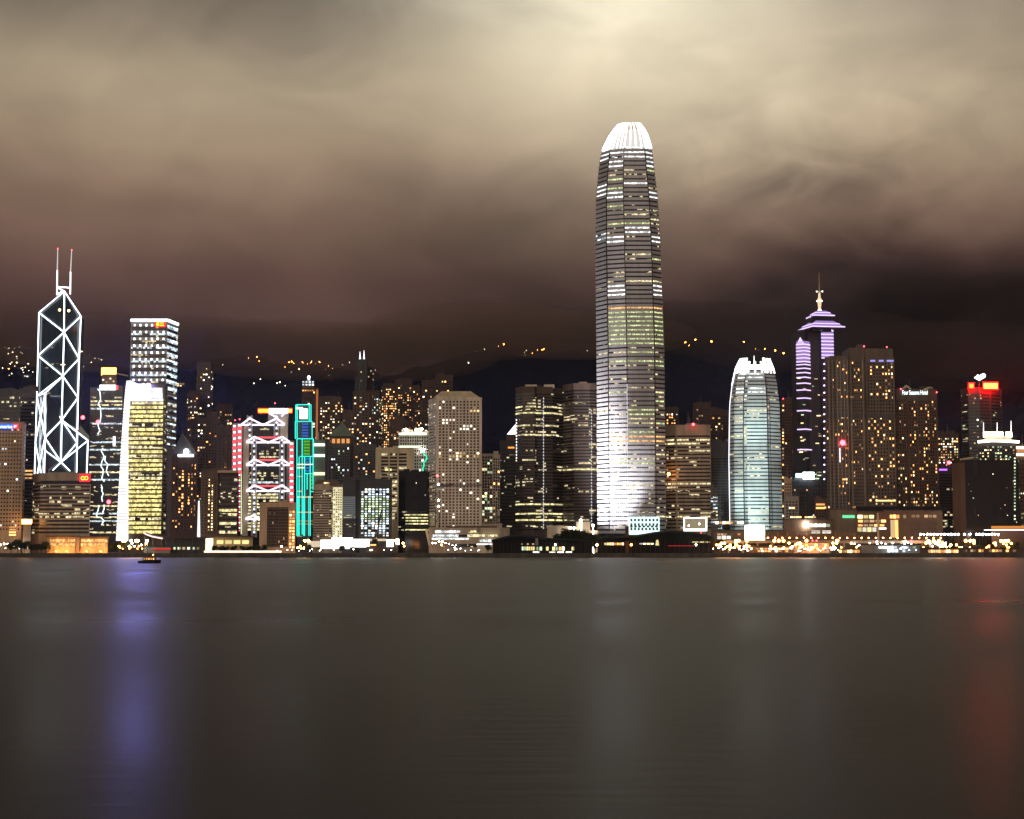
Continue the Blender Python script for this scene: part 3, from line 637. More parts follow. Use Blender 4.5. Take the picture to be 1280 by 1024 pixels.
for x0, x1 in ((323, 336.2), (360.2, 364.8)):
    b = MB(); block(b, x0 - .8, x1 + .8, 510.2, 516.8, YH + 3.6, 1.2); b.build('sign_back', emis('sign_red_glow', (1, .02, .03), 2.2, True), s2)
    b = MB(); block(b, x0, x1, 511.4, 515.6, YH + 3, .8); b.build('sign_end', emis('sign_amber', (1, .58, .03), 3, True), s2)
for x in (326, 340, 358):
    b = MB(); b.tube(P(x, 518.5, YH + 5), P(x, 514, YH + 5), .5); b.build('sign_post', W['grey'], s2)

# tan slab in front of it
T = Tower('slab_block', 'plain tan slab block with a recessed window grid and orange stair windows', 1400, [(324.5, 0), (369.4, 0)], 630, W['tan'], 26, ref=650)
f = T.faces[0]
b = MB(); b.facebox(f, f.L * .205, f.L * .80, T.t(684), T.t(634), -.3, .02); b.build('recess', W['tan_dk'], T.root)
T.grid(0, 13, 4.0, .62, .62, r0=636, r1=683, x0=.215, x1=.79, lit=.03, mats=('dim',))
T.grid(0, 2, 4.0, .7, .62, r0=638, r1=686, x0=.82, x1=.985, litfn=lambda i, k, a, c: 'orange' if random.random() < .85 else 'warm'); T.done()

# ------------------------------------------------------------------ stepped green neon tower
YG = 1660
s = thing('neon_tower', 'stepped tower outlined in green neon tubes with a white lit sign on top', 'tower', (P(381, 600, YG).x, YG + 14, GZ))
tiers = [(369.8, 388.8, 506, 527), (369.2, 390.2, 527, 548.6), (371.2, 391.8, 548.6, 571), (371.2, 391.8, 571, 592), (371.2, 388, 592, 671)]
for k, (x0, x1, y0, y1) in enumerate(tiers):
    b = MB(); block(b, x0, x1, y0, y1 + .2, YG + 2 - .6 * (k < 4) * (4 - k) * 0 + (4 - k) * .7, 24 - k, zb=GZ if k == 4 else None); b.build('tier', W['dgrey'], s)
def neon(x0, y0, x1, y1, r=.5, mt='cyan'):
    b = MB(); b.tube(P(x0, y0, YG + .6), P(x1, y1, YG + .6), r, n=5); b.build('neon_tube', NEON[mt], s)
for x0, x1, y0, y1 in tiers[:3]:
    neon(x0, y0, x1, y0); neon(x0, y0, x0, y1); neon(x1, y0, x1, y1)
neon(371.6, 506, 371.6, 527); neon(386.6, 506, 386.6, 527); neon(371.4, 527.6, 371.4, 548); neon(377.8, 549, 377.8, 668)
for x in (371.2, 374, 380.8, 387.8): neon(x, 571, x, 670)
neon(391.4, 549, 391.4, 612); neon(375, 570.6, 391.6, 570.6); neon(380.6, 592.2, 391.4, 592.2); neon(384, 592, 384, 612); neon(388, 614.6, 392, 614.6)
for x in (372.6, 379.4, 386): neon(x, 620, x, 670, .4)
b = MB(); block(b, 374.6, 384.6, 511, 523.6, YG + 3.2, 1); b.prism([(P(375.6, 0, YG).x, YG + 3.2), (P(383.6, 0, YG).x, YG + 3.2), (P(383.6, 0, YG).x, YG + 4.2), (P(375.6, 0, YG).x, YG + 4.2)], P(0, 511, YG).z, P(0, 508.8, YG).z)
b.build('sign_panel', NEON['panel'], s)
def lat(x0, x1, y0, y1, c, nm, rows):
    mt = emis(nm, c, .55)
    for i in range(rows):
        b = MB(); y = y0 + (y1 - y0) * i / rows; block(b, x0, x1, y + .3, y + (y1 - y0) / rows - 1.0, YG + 1.2, .5); b.build('lit_window_band', mt, s)
lat(377.4, 385.4, 529, 547, (.08, .22, 1), 'glow_blue', 5); lat(379.4, 387.4, 550.4, 569.6, (.18, .8, .05), 'glow_green', 5); lat(381, 389, 572.6, 591, (.05, .28, .9), 'glow_azure', 5); lat(388.4, 391.2, 594, 612, (.18, .8, .05), 'glow_green', 4)
for y in (580.6, 584.8, 595.6, 614.2, 621.4, 632.6, 640.4, 651.4, 655.2, 670.6):
    b = MB(); block(b, 371, 371 + random.choice([7, 10, 20]), y - .5, y + .5, YG + .3, .4); b.build('lit_strip', E['warm'], s)
for y0, y1 in ((554.6, 557.6), (568, 571), (590.6, 594)):
    b = MB(); block(b, 392.2, 406, y0, y1, YG + 2, 8); b.build('balcony_light', emis('balcony_glow', (.95, 1, .8) if y0 < 580 else (1, .8, .4), 2.2, True), s)
b = MB(); block(b, 392, 406.5, 550, 612, YG + 3, 14, zb=GZ); b.build('rear_wing', W['green'], s)
for x in (398, 402.8):
    b = MB(); b.tube(P(x, 555, YG + 5), P(x, 540.6, YG + 5), .4, .2); b.build('flagpole', W['white'], s)

# ------------------------------------------------------------------ tan block, white grid block, ribbed block, black block
T = Tower('office_block', 'tan office block with chamfered top and a cream lit stair edge', 1455, [(391.5, 0), (411, 0), (416, 3), (428, 3)], 607, W['beige'], 30)
T.bands(0, 3.2, .35, r0=612, r1=672, kinds=('dark',)); T.grid(0, 9, 6, .2, .3, r0=611, r1=672, lit=.10, mats=('warm',), dark=False)
T.bands(1, 3.2, .4, r0=612, r1=672, kinds=('some',))
b = MB(); f = T.faces[2]; b.facebox(f, 0, f.L, T.t(672), T.t(609), .02, .09); b.build('lit_edge', emis('edge_cream', (1, .88, .5), .85, True), T.root)
T.grid(2, 4, 3.1, .5, .5, r0=611, r1=672, lit=.25, mats=('white',))
for w_ in T.wins:
    pass
b = MB(); p = [P(x, y, 1455.5) for x, y in ((397, 600), (419, 600), (427, 607), (391.5, 607))]; i = len(b.v); b.v += p + [v + Vector((0, 28, 0)) for v in p]
b.f += [(3, 2, 1, 0), (4, 5, 6, 7), (0, 1, 5, 4), (1, 2, 6, 5), (2, 3, 7, 6), (3, 0, 4, 7)]; b.m += [0] * 6; b.build('attic', W['tan_dk'], T.root)
for x in (403.6, 405.8, 408, 410.2):
    q = MB(); block(q, x, x + 1.5, 603, 604.6, 1455, .6); q.build('window', E['warm'], T.root)
T.done()
T = Tower('office_block', 'black office block with a glowing grid of white windows on its front', 1450, [(427.5, 8), (444.5, 8), (449.5, 0), (490, 0)], 601, W['dark'], 34)
f = T.faces[0]; b = MB(); b.facebox(f, f.L * .05, f.L * .98, T.t(648), T.t(620.5), .05, .5); b.build('lit_panel', emis('panel_grey', (.75, .80, .78), .16), T.root)
T.bands(0, 2.6, .3, r0=649, r1=670, kinds=('dark',)); T.bands(0, 2.7, .2, r0=621, r1=648, kinds=('some',), proud=.6)
T.grid(2, 8, 3.05, .62, .58, r0=610.5, r1=671, x0=.03, x1=.92, litfn=lambda i, k, a, c: ('green' if random.random() < .72 else 'cool') if 7 <= k <= 16 else (random.choice(['cool', 'cool', 'white']) if random.random() < .8 else 0))
T.lump(430, 452, 596, W['dark'], dy=8); T.lump(453, 480, 598, W['roof'], dy=8); T.done()
T = Tower('ribbed_tower', 'cream ribbed office tower with tall white piers between its floors', 1570, chain(469.8, 517.4), 561, W['cream'], 34)
T.bands(0, 4.4, .58, r0=566, r1=600, x0=.11, x1=.83, kinds=('dark', 'dark', 'some')); T.bands(0, 4.4, .55, r0=600, r1=650, x0=.4, x1=.62, kinds=('dark', 'some', 'most'))
T.cols(0, [.06, .88], 5.5, W['cream'], r0=562, r1=605, proud=1.2); T.cols(0, [.345, .58], 1.5, W['cream'], r0=561, r1=650, proud=1.6, name='pier'); T.cols(0, [.98], 1.6, W['cream'], r0=562, proud=1.0)
q = MB(); f = T.faces[0]; q.facebox(f, f.L * .24, f.L * .41, T.t(588.5), T.t(586), .1, .5); q.build('lit_window_band', E['yellow'], T.root); T.done()
T = Tower('white_block', 'white lit office block with square windows behind the cream ribbed tower', 1700, chain(498, 537), 541.5, W['white'], 30)
T.grid(0, 12, 4.2, .6, .62, r0=545, r1=590, lit=.05, mats=('white',))
for y0, y1 in ((541.6, 543.6), (557.6, 559.6)):
    q = MB(); f = T.faces[0]; q.facebox(f, 0, f.L * (.9 if y0 < 550 else .7), T.t(y1), T.t(y0), .2, .9); q.build('light_strip', emis('strip_mint', (.85, 1, .72), 2.0, True), T.root)
T.lump(502, 516, 537, W['pale']); T.lump(518, 528, 534.5, W['pale']); T.lump(529.4, 536, 538, W['pale'])
for x, y in ((507.6, 537), (520.6, 538), (527.4, 536.4), (528.4, 562)):
    q = MB(); q.ball(P(x, y, 1698), 1.2); q.build('lamp', LAMP['white'], T.root)
q = MB(); p0 = None
for k in range(9):
    c = P(528.6 + random.uniform(-1, 5.5), 566 + k * 4, 1690)
    if p0 is not None: q.tube(p0, c, .7, n=4)
    p0 = c
q.build('light_garland', emis('garland_green', (.05, .9, .5), 1.3, True), T.root); T.done()
T = Tower('office_block', 'black glass block with three rows of yellow windows near its foot', 1470, [(498, 6), (506.5, 0), (536, 0)], 592, W['black'], 34)
T.bands(1, 3.9, .42, r0=638, r1=668, rowfn=lambda k, n: 'full' if k in (1, 3, 5, 6, 4) else 'dark'); T.bands(0, 3.9, .42, r0=638, r1=668, kinds=('some', 'dark'))
T.grid(1, 12, 8, .3, .25, r0=600, r1=638, lit=.04, mats=('white',), dark=False); T.lump(508, 534, 588.6, W['black'], dy=5); T.done()

# ------------------------------------------------------------------ beige tower with a sloped cap and porthole-like windows
YJ = 1450
T = Tower('beige_tower', 'tall beige tower with a regular grid of small windows and a sloped trapezoid cap', YJ, [(535.2, 26), (545, 0), (602.2, 0)], 498.5, W['pale'], 36)
LJ = {(21, 8), (21, 9), (22, 10), (22, 8)}
def jl(i, k, nx, nz):
    r = nz - 1 - k
    if r in (6, 7) and i < 5: return 'white' if random.random() < .85 else 0
    if r in (8, 9) and 2 < i < 12: return 'white' if random.random() < .45 else 0
    if r in (17, 18): return 'warm' if random.random() < .55 else 0
    if r in (2, 3) and i > 7: return 'warm' if random.random() < .6 else 0
    if r in (26, 27, 29, 36): return 'white' if random.random() < .3 else 0
    return 'white' if random.random() < .045 else 0
T.grid(1, 12, 3.82, .48, .52, r0=500.5, r1=660, x0=.045, x1=.955, litfn=jl)
T.bands(0, 3.82, .3, r0=503, r1=660, kinds=('dark',))
q = MB(); f = T.faces[1]; q.facebox(f, 0, f.L, f.H - .4, f.H + 1.0, -.5, .06); q.build('cap_joint', W['black'], T.root)
q = MB(); q.facebox(f, 0, f.L, T.t(608), T.t(605.4), .02, .3); q.build('plant_floor', W['grey'], T.root)
zc, zt_ = T.zt + 1.3, P(0, 488, YJ).z; a0, a1, c0, c1 = P(543, 0, YJ).x, P(600, 0, YJ).x, P(551, 0, YJ).x, P(586, 0, YJ).x
a0, a1, c0, c1 = P(542, 498, YJ).x, P(599.5, 498, YJ).x, P(551.5, 488, YJ).x, P(588, 488, YJ).x
q = MB(); lo_ = [(a0, YJ + .8, zc), (a1, YJ + .8, zc), (a1, YJ + 50, zc), (a0, YJ + 50, zc)]; hi = [(c0, YJ + 9, zt_), (c1, YJ + 9, zt_), (c1, YJ + 40, zt_), (c0, YJ + 40, zt_)]
for k in range(4): q.quad(lo_[k], lo_[(k + 1) % 4], hi[(k + 1) % 4], hi[k])
q.poly(hi); q.poly(lo_[::-1]); q.build('sloped_cap', W['cream'], T.root)
T.done(100)
s = thing('tower_crane', 'lattice tower crane with white lamps standing against the beige tower', 'crane', (P(549.5, 690, 1425).x, 1425, GZ))
xa, xb = P(547, 0, 1425).x, P(552.4, 0, 1425).x; zt_ = P(0, 596, 1425).z
q = MB()
for x in (xa, xb):
    for y in (1423, 1427): q.tube((x, y, GZ), (x, y, zt_), .28, n=4)
z = GZ; k = 0
while z < zt_ - 4:
    for y in (1423, 1427): q.tube((xa if k % 2 else xb, y, z), (xb if k % 2 else xa, y, z + 4), .2, n=4); q.tube((xa, y, z), (xb, y, z), .2, n=4)
    z += 4; k += 1
q.build('mast', W['roof'], s)
q = MB(); ja, jb = P(540, 611, 1425), P(566, 606, 1425)
q.tube(ja, jb, .4, n=4); q.tube(ja + Vector((0, 0, 2.4)), jb + Vector((0, 0, .6)), .3, n=4)
for k in range(12):
    u = k / 12; q.tube(ja.lerp(jb, u), ja.lerp(jb, u + 1 / 24) + Vector((0, 0, 2.2 - 1.6 * u)), .2, n=4)
q.build('jib', W['roof'], s)
q = MB(); block(q, 551.6, 555, 603.6, 609, 1423, 4); q.build('cab', W['roof'], s)
for x, y, c in ((547.8, 605.6, 'white'), (548.2, 625.4, 'white'), (548.4, 633, 'white'), (546.8, 594.8, 'red')):
    q = MB(); q.ball(P(x, y, 1421.5), .8 if c == 'white' else 1.1); q.build('lamp', LAMP[c], s)
T = Tower('podium', 'stepped beige podium with white strip lights in front of the beige tower', 1412, [(536, 0), (598, 0), (600, 4), (637, 4)], 661.4, W['beige'], 30, ref=675)
for x0, x1, y0, y1, k in ((544, 575, 663.4, 666, 'white'), (586, 596.4, 663.4, 666, 'most'), (541, 586, 668.4, 671, 'cool'), (586, 622, 668.2, 671, 'most'), (540, 586, 672.6, 674.6, 'white'), (600, 616, 674.6, 677.6, 'white'), (564, 600, 680, 684, 'some')):
    q = MB(); block(q, x0, x1, y0, y1, 1411.4, 1 if x0 < 597 else 4.8); q.build('strip_window', BAND[k], T.root)
q = MB(); block(q, 558, 621, 657.6, 661.6, 1418, 18); q.build('upper_terrace', W['tan_dk'], T.root)
q = MB(); block(q, 596, 617, 679, 690, 1404, 7, zb=GZ); q.build('entrance_block', W['cream'], T.root)
q = MB(); block(q, 595.6, 615.4, 679.8, 681, 1403.6, .5); q.build('light_strip', NEON['soft'], T.root)
q = MB(); q.quad(P(535.5, 682, 1410), P(538.6, 682, 1410), P(534, 661, 1412), P(531, 661, 1412)); q.quad(P(538.6, 682, 1412), P(535.5, 682, 1412), P(531, 661, 1414), P(534, 661, 1414)); q.build('ramp_strut', W['cream'], T.root); T.done()
# ------------------------------------------------------------------ between the beige tower and the tallest tower
T = Tower('office_tower', 'narrow tower of white window frames beside the beige grid tower', 1530, chain(602, 625, 0, 9, 14), 568.6, W['pale'], 24)
T.grid(0, 4, 3.8, .7, .7, r0=570, r1=660, litfn=lambda i, k, a, c: random.choice(['green', 'green', 'warm']) if random.random() < (.5 if k < 12 else .12) else 0)
T.grid(1, 3, 3.8, .6, .6, r0=572, r1=660, lit=.12, mats=('orange', 'dim')); T.done()
T = Tower('office_tower', 'black tower crowned by a white lit pyramid beside the twin banded towers', 1620, chain(624.6, 646), 552, W['dark'], 30)
T.bands(0, 4.1, .4, r0=566, r1=660, kinds=('dark', 'dark', 'dark', 'some')); 
q = MB(); block(q, 633, 648, 543, 553, 1624, 16); q.build('crown_block', W['tan_dk'], T.root)
q = MB(); block(q, 635, 643, 558.6, 560.6, 1619, 1); q.build('light_bar', emis('bar_orange', (1, .32, .05), 1.6), T.root)
q = MB(); p = [(P(x, 543, 1626).x, y) for x, y in ((634, 1625), (652, 1625), (652, 1640), (634, 1640))]; z0 = P(0, 543, 1626).z + .1; ap = P(645, 529.6, 1632)
for k in range(4): q.poly([(*p[k], z0), (*p[(k + 1) % 4], z0), ap])
q.poly([(*c_, z0) for c_ in p[::-1]]); q.build('lit_pyramid', NEON['panel'], T.root); T.done()
def exch(name, label, ch, top, px0, px1, lump_list, strips, r1, seed):
    random.seed(seed)
    T = Tower(name, label, 1575, ch, top, W['brown'], 40)
    rows = {}
    for fi in range(len(ch) - 1):
        def rk(k, n):
            if k not in rows: rows[k] = random.choices(['dark', 'some', 'full', 'most'], [.66, .26, .03, .05])[0]
            return rows[k]
        T.bands(fi, 3.95, .48, r0=top + 6, r1=r1, x0=.0, x1=1, rowfn=rk)
    for a, b2, tp in lump_list: T.lump(a, b2, tp, W['pale'])
    for x, y0, y1, mt in strips:
        q = MB(); y = y0
        while y < y1: block(q, x - .55, x + .55, y, y + 2.2, 1572.5, .8); y += 3.95
        q.build('edge_lights', NEON[mt], T.root)
    T.done(); random.seed(seed + 1); return T
exch('banded_tower', 'brown banded twin tower with a dotted white line of lights down its middle', [(644.5, 16), (653, 2), (668.5, 0), (671, 5), (691, 6), (703, 22)], 484.5, 644, 703, [(656.6, 671, 480), (680, 693, 480)], [(679.4, 497, 660, 'faint'), (645.6, 524, 575, 'soft')], 664, 5)
exch('banded_tower', 'brown banded twin tower standing close against the tallest white lit skyscraper', [(703.5, 18), (714, 6), (717, 0), (738, 0), (752, 6)], 480.5, 703, 750, [(724, 734, 476.6)], [(739.4, 512, 655, 'faint')], 664, 9)
s = thing('low_block', 'low cream block with white floodlamps at the foot of the twin towers', 'building', P(700, 668, 1445))
q = MB(); block(q, 684, 712, 657.6, 672, 1447, 14, zb=GZ); block(q, 720.4, 737.4, 652.4, 672, 1444, 16, zb=GZ); block(q, 737.4, 748, 663, 672, 1446, 12, zb=GZ); q.build('wall', W['beige'], s)
for x, y in ((713.4, 660), (717.6, 660), (726, 650.4), (741.4, 657)):
    q = MB(); q.tube((P(x, y, 1443).x, 1443, GZ), P(x, y, 1443), .2); q.ball(P(x, y, 1443), 1.0); q.build('floodlamp', LAMP['white'], s)

# ------------------------------------------------------------------ the two crowned glass towers
def crowned(name, label, Y, lev, fr, dyf, depth, pitch, body, skin, kind_fn, r_base, crown_row, nfin, grooves, finm, fin_bays):
    wpx = lev[-1][2] - lev[-1][1]
    def Yat(row):                                       # the shaft draws in as it rises, so its front steps back
        rows = [q_[0] for q_ in lev]; wd_ = [q_[2] - q_[1] for q_ in lev]
        if row <= rows[0]: w0 = wd_[0]
        else:
            w0 = wd_[-1]
            for i in range(len(rows) - 1):
                if rows[i] <= row <= rows[i + 1]: w0 = wd_[i] + (wd_[i + 1] - wd_[i]) * (row - rows[i]) / (rows[i + 1] - rows[i]); break
        return Y + (wpx - w0) * PX(Y) * .5
    zs = [P(640, r, Yat(r)).z for r, a, b2 in lev]; XL = [P(a, r, Yat(r)).x for r, a, b2 in lev]; XR = [P(b2, r, Yat(r)).x for r, a, b2 in lev]
    def ip(z, arr):
        if z >= zs[0]: return arr[0]
        for i in range(len(zs) - 1):
            if zs[i + 1] <= z: k = (z - zs[i + 1]) / (zs[i] - zs[i + 1]); return arr[i + 1] + (arr[i] - arr[i + 1]) * k
        return arr[-1]
    wfull = XR[-1] - XL[-1]
    def ring(z, out=0.0, back=True):
        a, b2 = ip(z, XL), ip(z, XR); wd = b2 - a; ins = (wfull - wd) * .5
        p = [Vector((a + wd * f, Y + ins + dyf[i] * wd - out, z)) for i, f in enumerate(fr)]
        if out: p[0].x -= out; p[-1].x += out
        if back: yb = Y + ins + depth * wd / wfull; p += [Vector((b2 - wd * .12, yb, z)), Vector((a + wd * .12, yb, z))]
        return p
    s = thing(name, label, 'skyscraper', ((XL[-1] + XR[-1]) / 2, Y + depth / 2, GZ))
    rz = [GZ] + sorted(z for z in zs if z > GZ + 1 and z <= P(640, crown_row, Yat(crown_row)).z + .01)
    if P(640, crown_row, Yat(crown_row)).z > rz[-1] + .5: rz.append(P(640, crown_row, Yat(crown_row)).z)
    q = MB()
    for z0, z1 in zip(rz, rz[1:]):
        a, b2 = ring(z0), ring(z1)
        for i in range(len(a)): q.quad(a[i], a[(i + 1) % len(a)], b2[(i + 1) % len(a)], b2[i])
    q.poly(ring(rz[-1])); q.build('glass_core', body, s)
    nb = len(fr) - 1; nbands = 0; rest = {}
    row = crown_row; k = 0; nsp = 0
    while row < r_base:
        z1, z0 = P(640, row, Yat(row)).z, P(640, row + pitch, Yat(row + pitch)).z
        zt1 = z0 + (z1 - z0) * .64
        q = MB(); a, b2, c, d = ring(z0, .55, False), ring(zt1, .55, False), ring(z0, 0, False), ring(zt1, 0, False)
        for i in range(nb):
            q.quad(a[i], a[i + 1], b2[i + 1], b2[i]); q.quad(b2[i], b2[i + 1], d[i + 1], d[i]); q.quad(c[i], c[i + 1], a[i + 1], a[i])
        q.build('spandrel', skin, s)
        for bi in range(nb):
            kd = kind_fn(row + pitch / 4, bi)
            if not kd: continue
            a, b2 = ring(zt1 + .05, .12, False), ring(z1 - .05, .12, False)
            p0, p1, p2, p3 = a[bi], a[bi + 1], b2[bi + 1], b2[bi]
            u0, u1 = .03, .97
            quad = (p0.lerp(p1, u0), p0.lerp(p1, u1), p3.lerp(p2, u1), p3.lerp(p2, u0))
            if nbands < 99:
                q = MB(); q.quad(*quad); q.build('window_band', BAND[kd], s); nbands += 1
            else: rest.setdefault(kd, MB()).quad(*quad)
        row += pitch; k += 1
    if rest:
        q = MB(); ks = list(rest)
        for j, kd in enumerate(ks):
            i = len(q.v); q.v += rest[kd].v; q.f += [tuple(x + i for x in fc) for fc in rest[kd].f]; q.m += [j] * len(rest[kd].f)
        q.build('window_band_rows', [BAND[x] for x in ks], s, kind='stuff')
    # grooves or bright lines where the bays meet
    for gi, r0, r1, mt, rr in grooves:
        q = MB(); zz = P(640, r1, Yat(r1)).z; ztop = P(640, r0, Yat(r0)).z; st = (ztop - zz) / 16
        for j in range(16): q.tube(ring(zz + j * st, .7, False)[gi], ring(zz + (j + 1) * st, .7, False)[gi], rr, n=4)
        q.build('corner_line', mt, s)
    # slim vertical mullions
    for bi, cnt, r0, r1 in fin_bays:
        za, zb = P(640, r1, Yat(r1)).z, P(640, r0, Yat(r0)).z
        for c_ in range(1, cnt):
            u = c_ / cnt; q = MB(); prev = None
            for j in range(9):
                z = za + (zb - za) * j / 8; g_ = ring(z, .8, False); pt = g_[bi].lerp(g_[bi + 1], u)
                if prev is not None: q.tube(prev, pt, .22, n=4)
                prev = pt
            q.build('mullion', skin, s)
    return s, ring, (lambda r: P(640, r, Yat(r)).z)
random.seed(21)
def k2(row, b):
    if 222 < row < 245 and b == 0: return 'white' if row > 228 else 'some'
    if row < 202: return 'white' if b in (0,) or row < 192 else ('cool' if random.random() < .5 else 'white')
    if 202 < row < 212 and b in (1, 3): return 'white'
    if 227 < row < 235 and b == 2: return 'white'
    if 237 < row < 250 and b in (1, 3): return 'white'
    if 284 < row < 293 and b == 2: return 'white'
    if 293 < row < 304 and b in (1, 3): return 'white'
    if 286 < row < 300 and b == 0: return 'cool'
    if 355 < row < 371 and b in (1, 3): return 'white'
    if 372 < row < 381: return None
    if 384 < row < 389: return 'orange' if b else None
    if 389 < row < 430: return ('lime' if b else 'dark')
    if 437 < row < 443: return 'lime' if b == 2 else 'some'
    if 447 < row < 453: return 'lime' if b else 'dark'
    if 508 < row < 521: return 'lime' if b == 2 else 'some'
    if 545 < row < 552: return 'orange' if b else None
    if b == 0: return random.choice([None, None, 'dark'])
    return random.choices(['dark', 'some', 'most', 'lime', None], [.34, .26, .13, .07, .2])[0]
Y2 = 1500
lev2 = [(153.7, 773.6, 799.5), (160, 768, 805), (167, 762.6, 809), (180, 756, 813.5), (190, 752.5, 815.5), (206, 750, 817.6), (245, 746.6, 822.5), (300, 746, 826), (430, 747.8, 830.5), (560, 748.4, 832), (684, 749, 833)]
dl = NEON['soft']
s, ring2, z2 = crowned('crowned_skyscraper', 'tallest skyscraper, silver banded with a glowing white clawed crown', Y2, lev2, [0, .155, .43, .85, 1], [.36, .10, 0, 0, .12], 62, 5.55, W['glass'], W['silver'], k2, 664, 184, 0,
    [(1, 190, 664, W['dark'], .55), (2, 200, 480, W['dark'], .35), (2, 480, 664, emis('line_soft', (.92, .90, 1), 1.1), .22), (3, 190, 664, W['dark'], .45)], None, [(2, 12, 372, 660), (1, 9, 480, 660)])
def crown(s, ring, zf, r0, r1, n, core_rows, mat_core, mat_fin, rr=.8, dip=0):  # shell and fins emit: the crown's lamp light is put into their surfaces
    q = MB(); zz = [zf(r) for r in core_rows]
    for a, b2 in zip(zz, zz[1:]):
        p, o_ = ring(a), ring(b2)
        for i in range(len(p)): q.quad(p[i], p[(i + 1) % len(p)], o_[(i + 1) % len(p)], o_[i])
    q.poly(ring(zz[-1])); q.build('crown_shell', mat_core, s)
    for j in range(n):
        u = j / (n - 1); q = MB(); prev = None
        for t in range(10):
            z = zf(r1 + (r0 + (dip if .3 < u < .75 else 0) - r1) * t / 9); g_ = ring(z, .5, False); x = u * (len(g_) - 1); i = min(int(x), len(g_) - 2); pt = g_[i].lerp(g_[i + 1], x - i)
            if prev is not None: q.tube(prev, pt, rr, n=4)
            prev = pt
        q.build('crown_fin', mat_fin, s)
crown(s, ring2, z2, 153.7, 184, 15, [184, 180, 172, 166, 162], emis('crown_glow', (1, .95, .86), .8, True), emis('crown_blade', (1, .98, .93), 4.5, True), .5)
q = MB()
for j in range(7):
    px = 795 + j * 4.4; block(q, 787.6 + j * 5.2, 790.9 + j * 5.2, 657, 659.4, Y2 - 3.4, .5)
q.build('lobby_mullions', W['teal'], s)
q = MB(); block(q, 785.6, 824.4, 646, 668.5, Y2 - 2.6, 2.2); q.build('lobby_glass', emis('lobby_glow', (.72, 1, .95), 1.5, True), s)
for y in (648.6, 654.2, 659.8):
    for j in range(8):
        b_ = MB(); x = 788 + j * 4.6; block(b_, x, x + 2.5, y, y + 3.2, Y2 - 3.2, .6); b_.build('lobby_window', W['teal'], s)
def flood(px, py, Y, tgt, watts, colr, label, group, cone=40, blend=.6, zb=GZ):
    loc = P(px, py, Y); lo = thing('floodlight', label, 'floodlight', (loc.x, Y, zb), group)
    b_ = MB(); b_.tube((loc.x, Y, zb), loc, .18); b_.build('pole', W['dark'], lo)
    d = (tgt - loc).normalized(); b_ = MB(); b_.tube(loc - d * .6, loc + d * .5, .45, .7, 8); b_.build('housing', W['dark'], lo)
    b_ = MB(); b_.tube(loc + d * .52, loc + d * .6, .6, .6, 8); b_.build('lens', LAMP['cool'], lo)
    ld = bpy.data.lights.new('beam', 'SPOT'); ld.energy = watts; ld.color = colr; ld.spot_size = R(cone); ld.spot_blend = blend; ld.shadow_soft_size = 1
    q_ = bpy.data.objects.new('beam', ld); col.objects.link(q_); q_.parent = lo; q_.location = loc - Vector(lo.location) + d * .7; q_.rotation_euler = d.to_track_quat('-Z', 'Y').to_euler()
    return lo
G2 = 'floodlights at the foot of the tallest skyscraper'
flood(733, 670, 1497, P(753, 620, 1520), 6e5, (1, .95, .92), 'floodlight washing the corner of the tallest skyscraper with white light', G2, 70, .9)
flood(731, 670, 1490, P(753, 560, 1520), 1.6e6, (1, .95, .92), 'floodlight washing the corner of the tallest skyscraper with white light', G2, 46, .95)
flood(729, 670, 1484, P(753, 470, 1520), 2.6e6, (1, .95, .92), 'floodlight washing the corner of the tallest skyscraper with white light', G2, 34, .95)
flood(741, 670, 1434, P(754, 545, 1508), 2.2e6, (1, .95, .92), 'floodlight washing the corner of the tallest skyscraper with white light', G2, 27, .95)
flood(750, 670, 1446, P(764, 630, 1500), 9e5, (1, .97, .93), 'floodlight washing the corner of the tallest skyscraper with white light', G2, 50, .9)
flood(762, 670, 1436, P(776, 600, 1500), 9e5, (1, .97, .93), 'floodlight washing the corner of the tallest skyscraper with white light', G2, 46, .95)
random.seed(31)
def k1(row, b):
    if row < 466: return 'dark'
    if 466 < row < 474: return 'white' if b in (1, 3) else ('cool' if b == 2 else None)
    if 474 < row < 482: return 'white' if b == 2 else None
    if 484 < row < 492 and b in (1, 3): return 'white'
    if 494 < row < 503: return 'white' if b == 2 else 'some'
    if 535 < row < 541: return 'orange' if b == 2 else None
    if 549 < row < 556: return 'full' if b == 2 else None
    return random.choices([None, 'dark', 'some', 'most'], [.5, .25, .17, .08])[0]
Y1_ = 1560
lev1 = [(448, 927.5, 962), (452, 925.4, 963.8), (460, 921.8, 967.4), (480, 918, 972.4), (505, 915.2, 975.6), (570, 914.4, 977.8), (650, 915.6, 980), (684, 916, 980.6)]
s, ring1, z1f = crowned('crowned_skyscraper', 'shorter green white banded skyscraper with a flat glowing crown', Y1_, lev1, [0, .06, .24, .30, .72, .78, 1], [.3, .12, .06, 0, 0, .06, .2], 52, 4.55, W['teal'], W['silver'], k1, 658, 462, 0,
    [(2, 470, 656, W['dark'], .55), (4, 470, 656, W['dark'], .5), (0, 480, 655, NEON['soft'], .35), (0, 462, 480, NEON['white'], .6), (5, 500, 656, W['dark'], .4)], None, [])
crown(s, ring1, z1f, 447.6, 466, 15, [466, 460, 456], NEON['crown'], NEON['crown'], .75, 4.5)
q = MB(); q.tube(P(942.6, 455, Y1_ + 8), P(942.6, 444.6, Y1_ + 8), .5, .2); q.build('spire', NEON['panel'], s)
G1 = 'floodlights at the foot of the shorter crowned skyscraper'
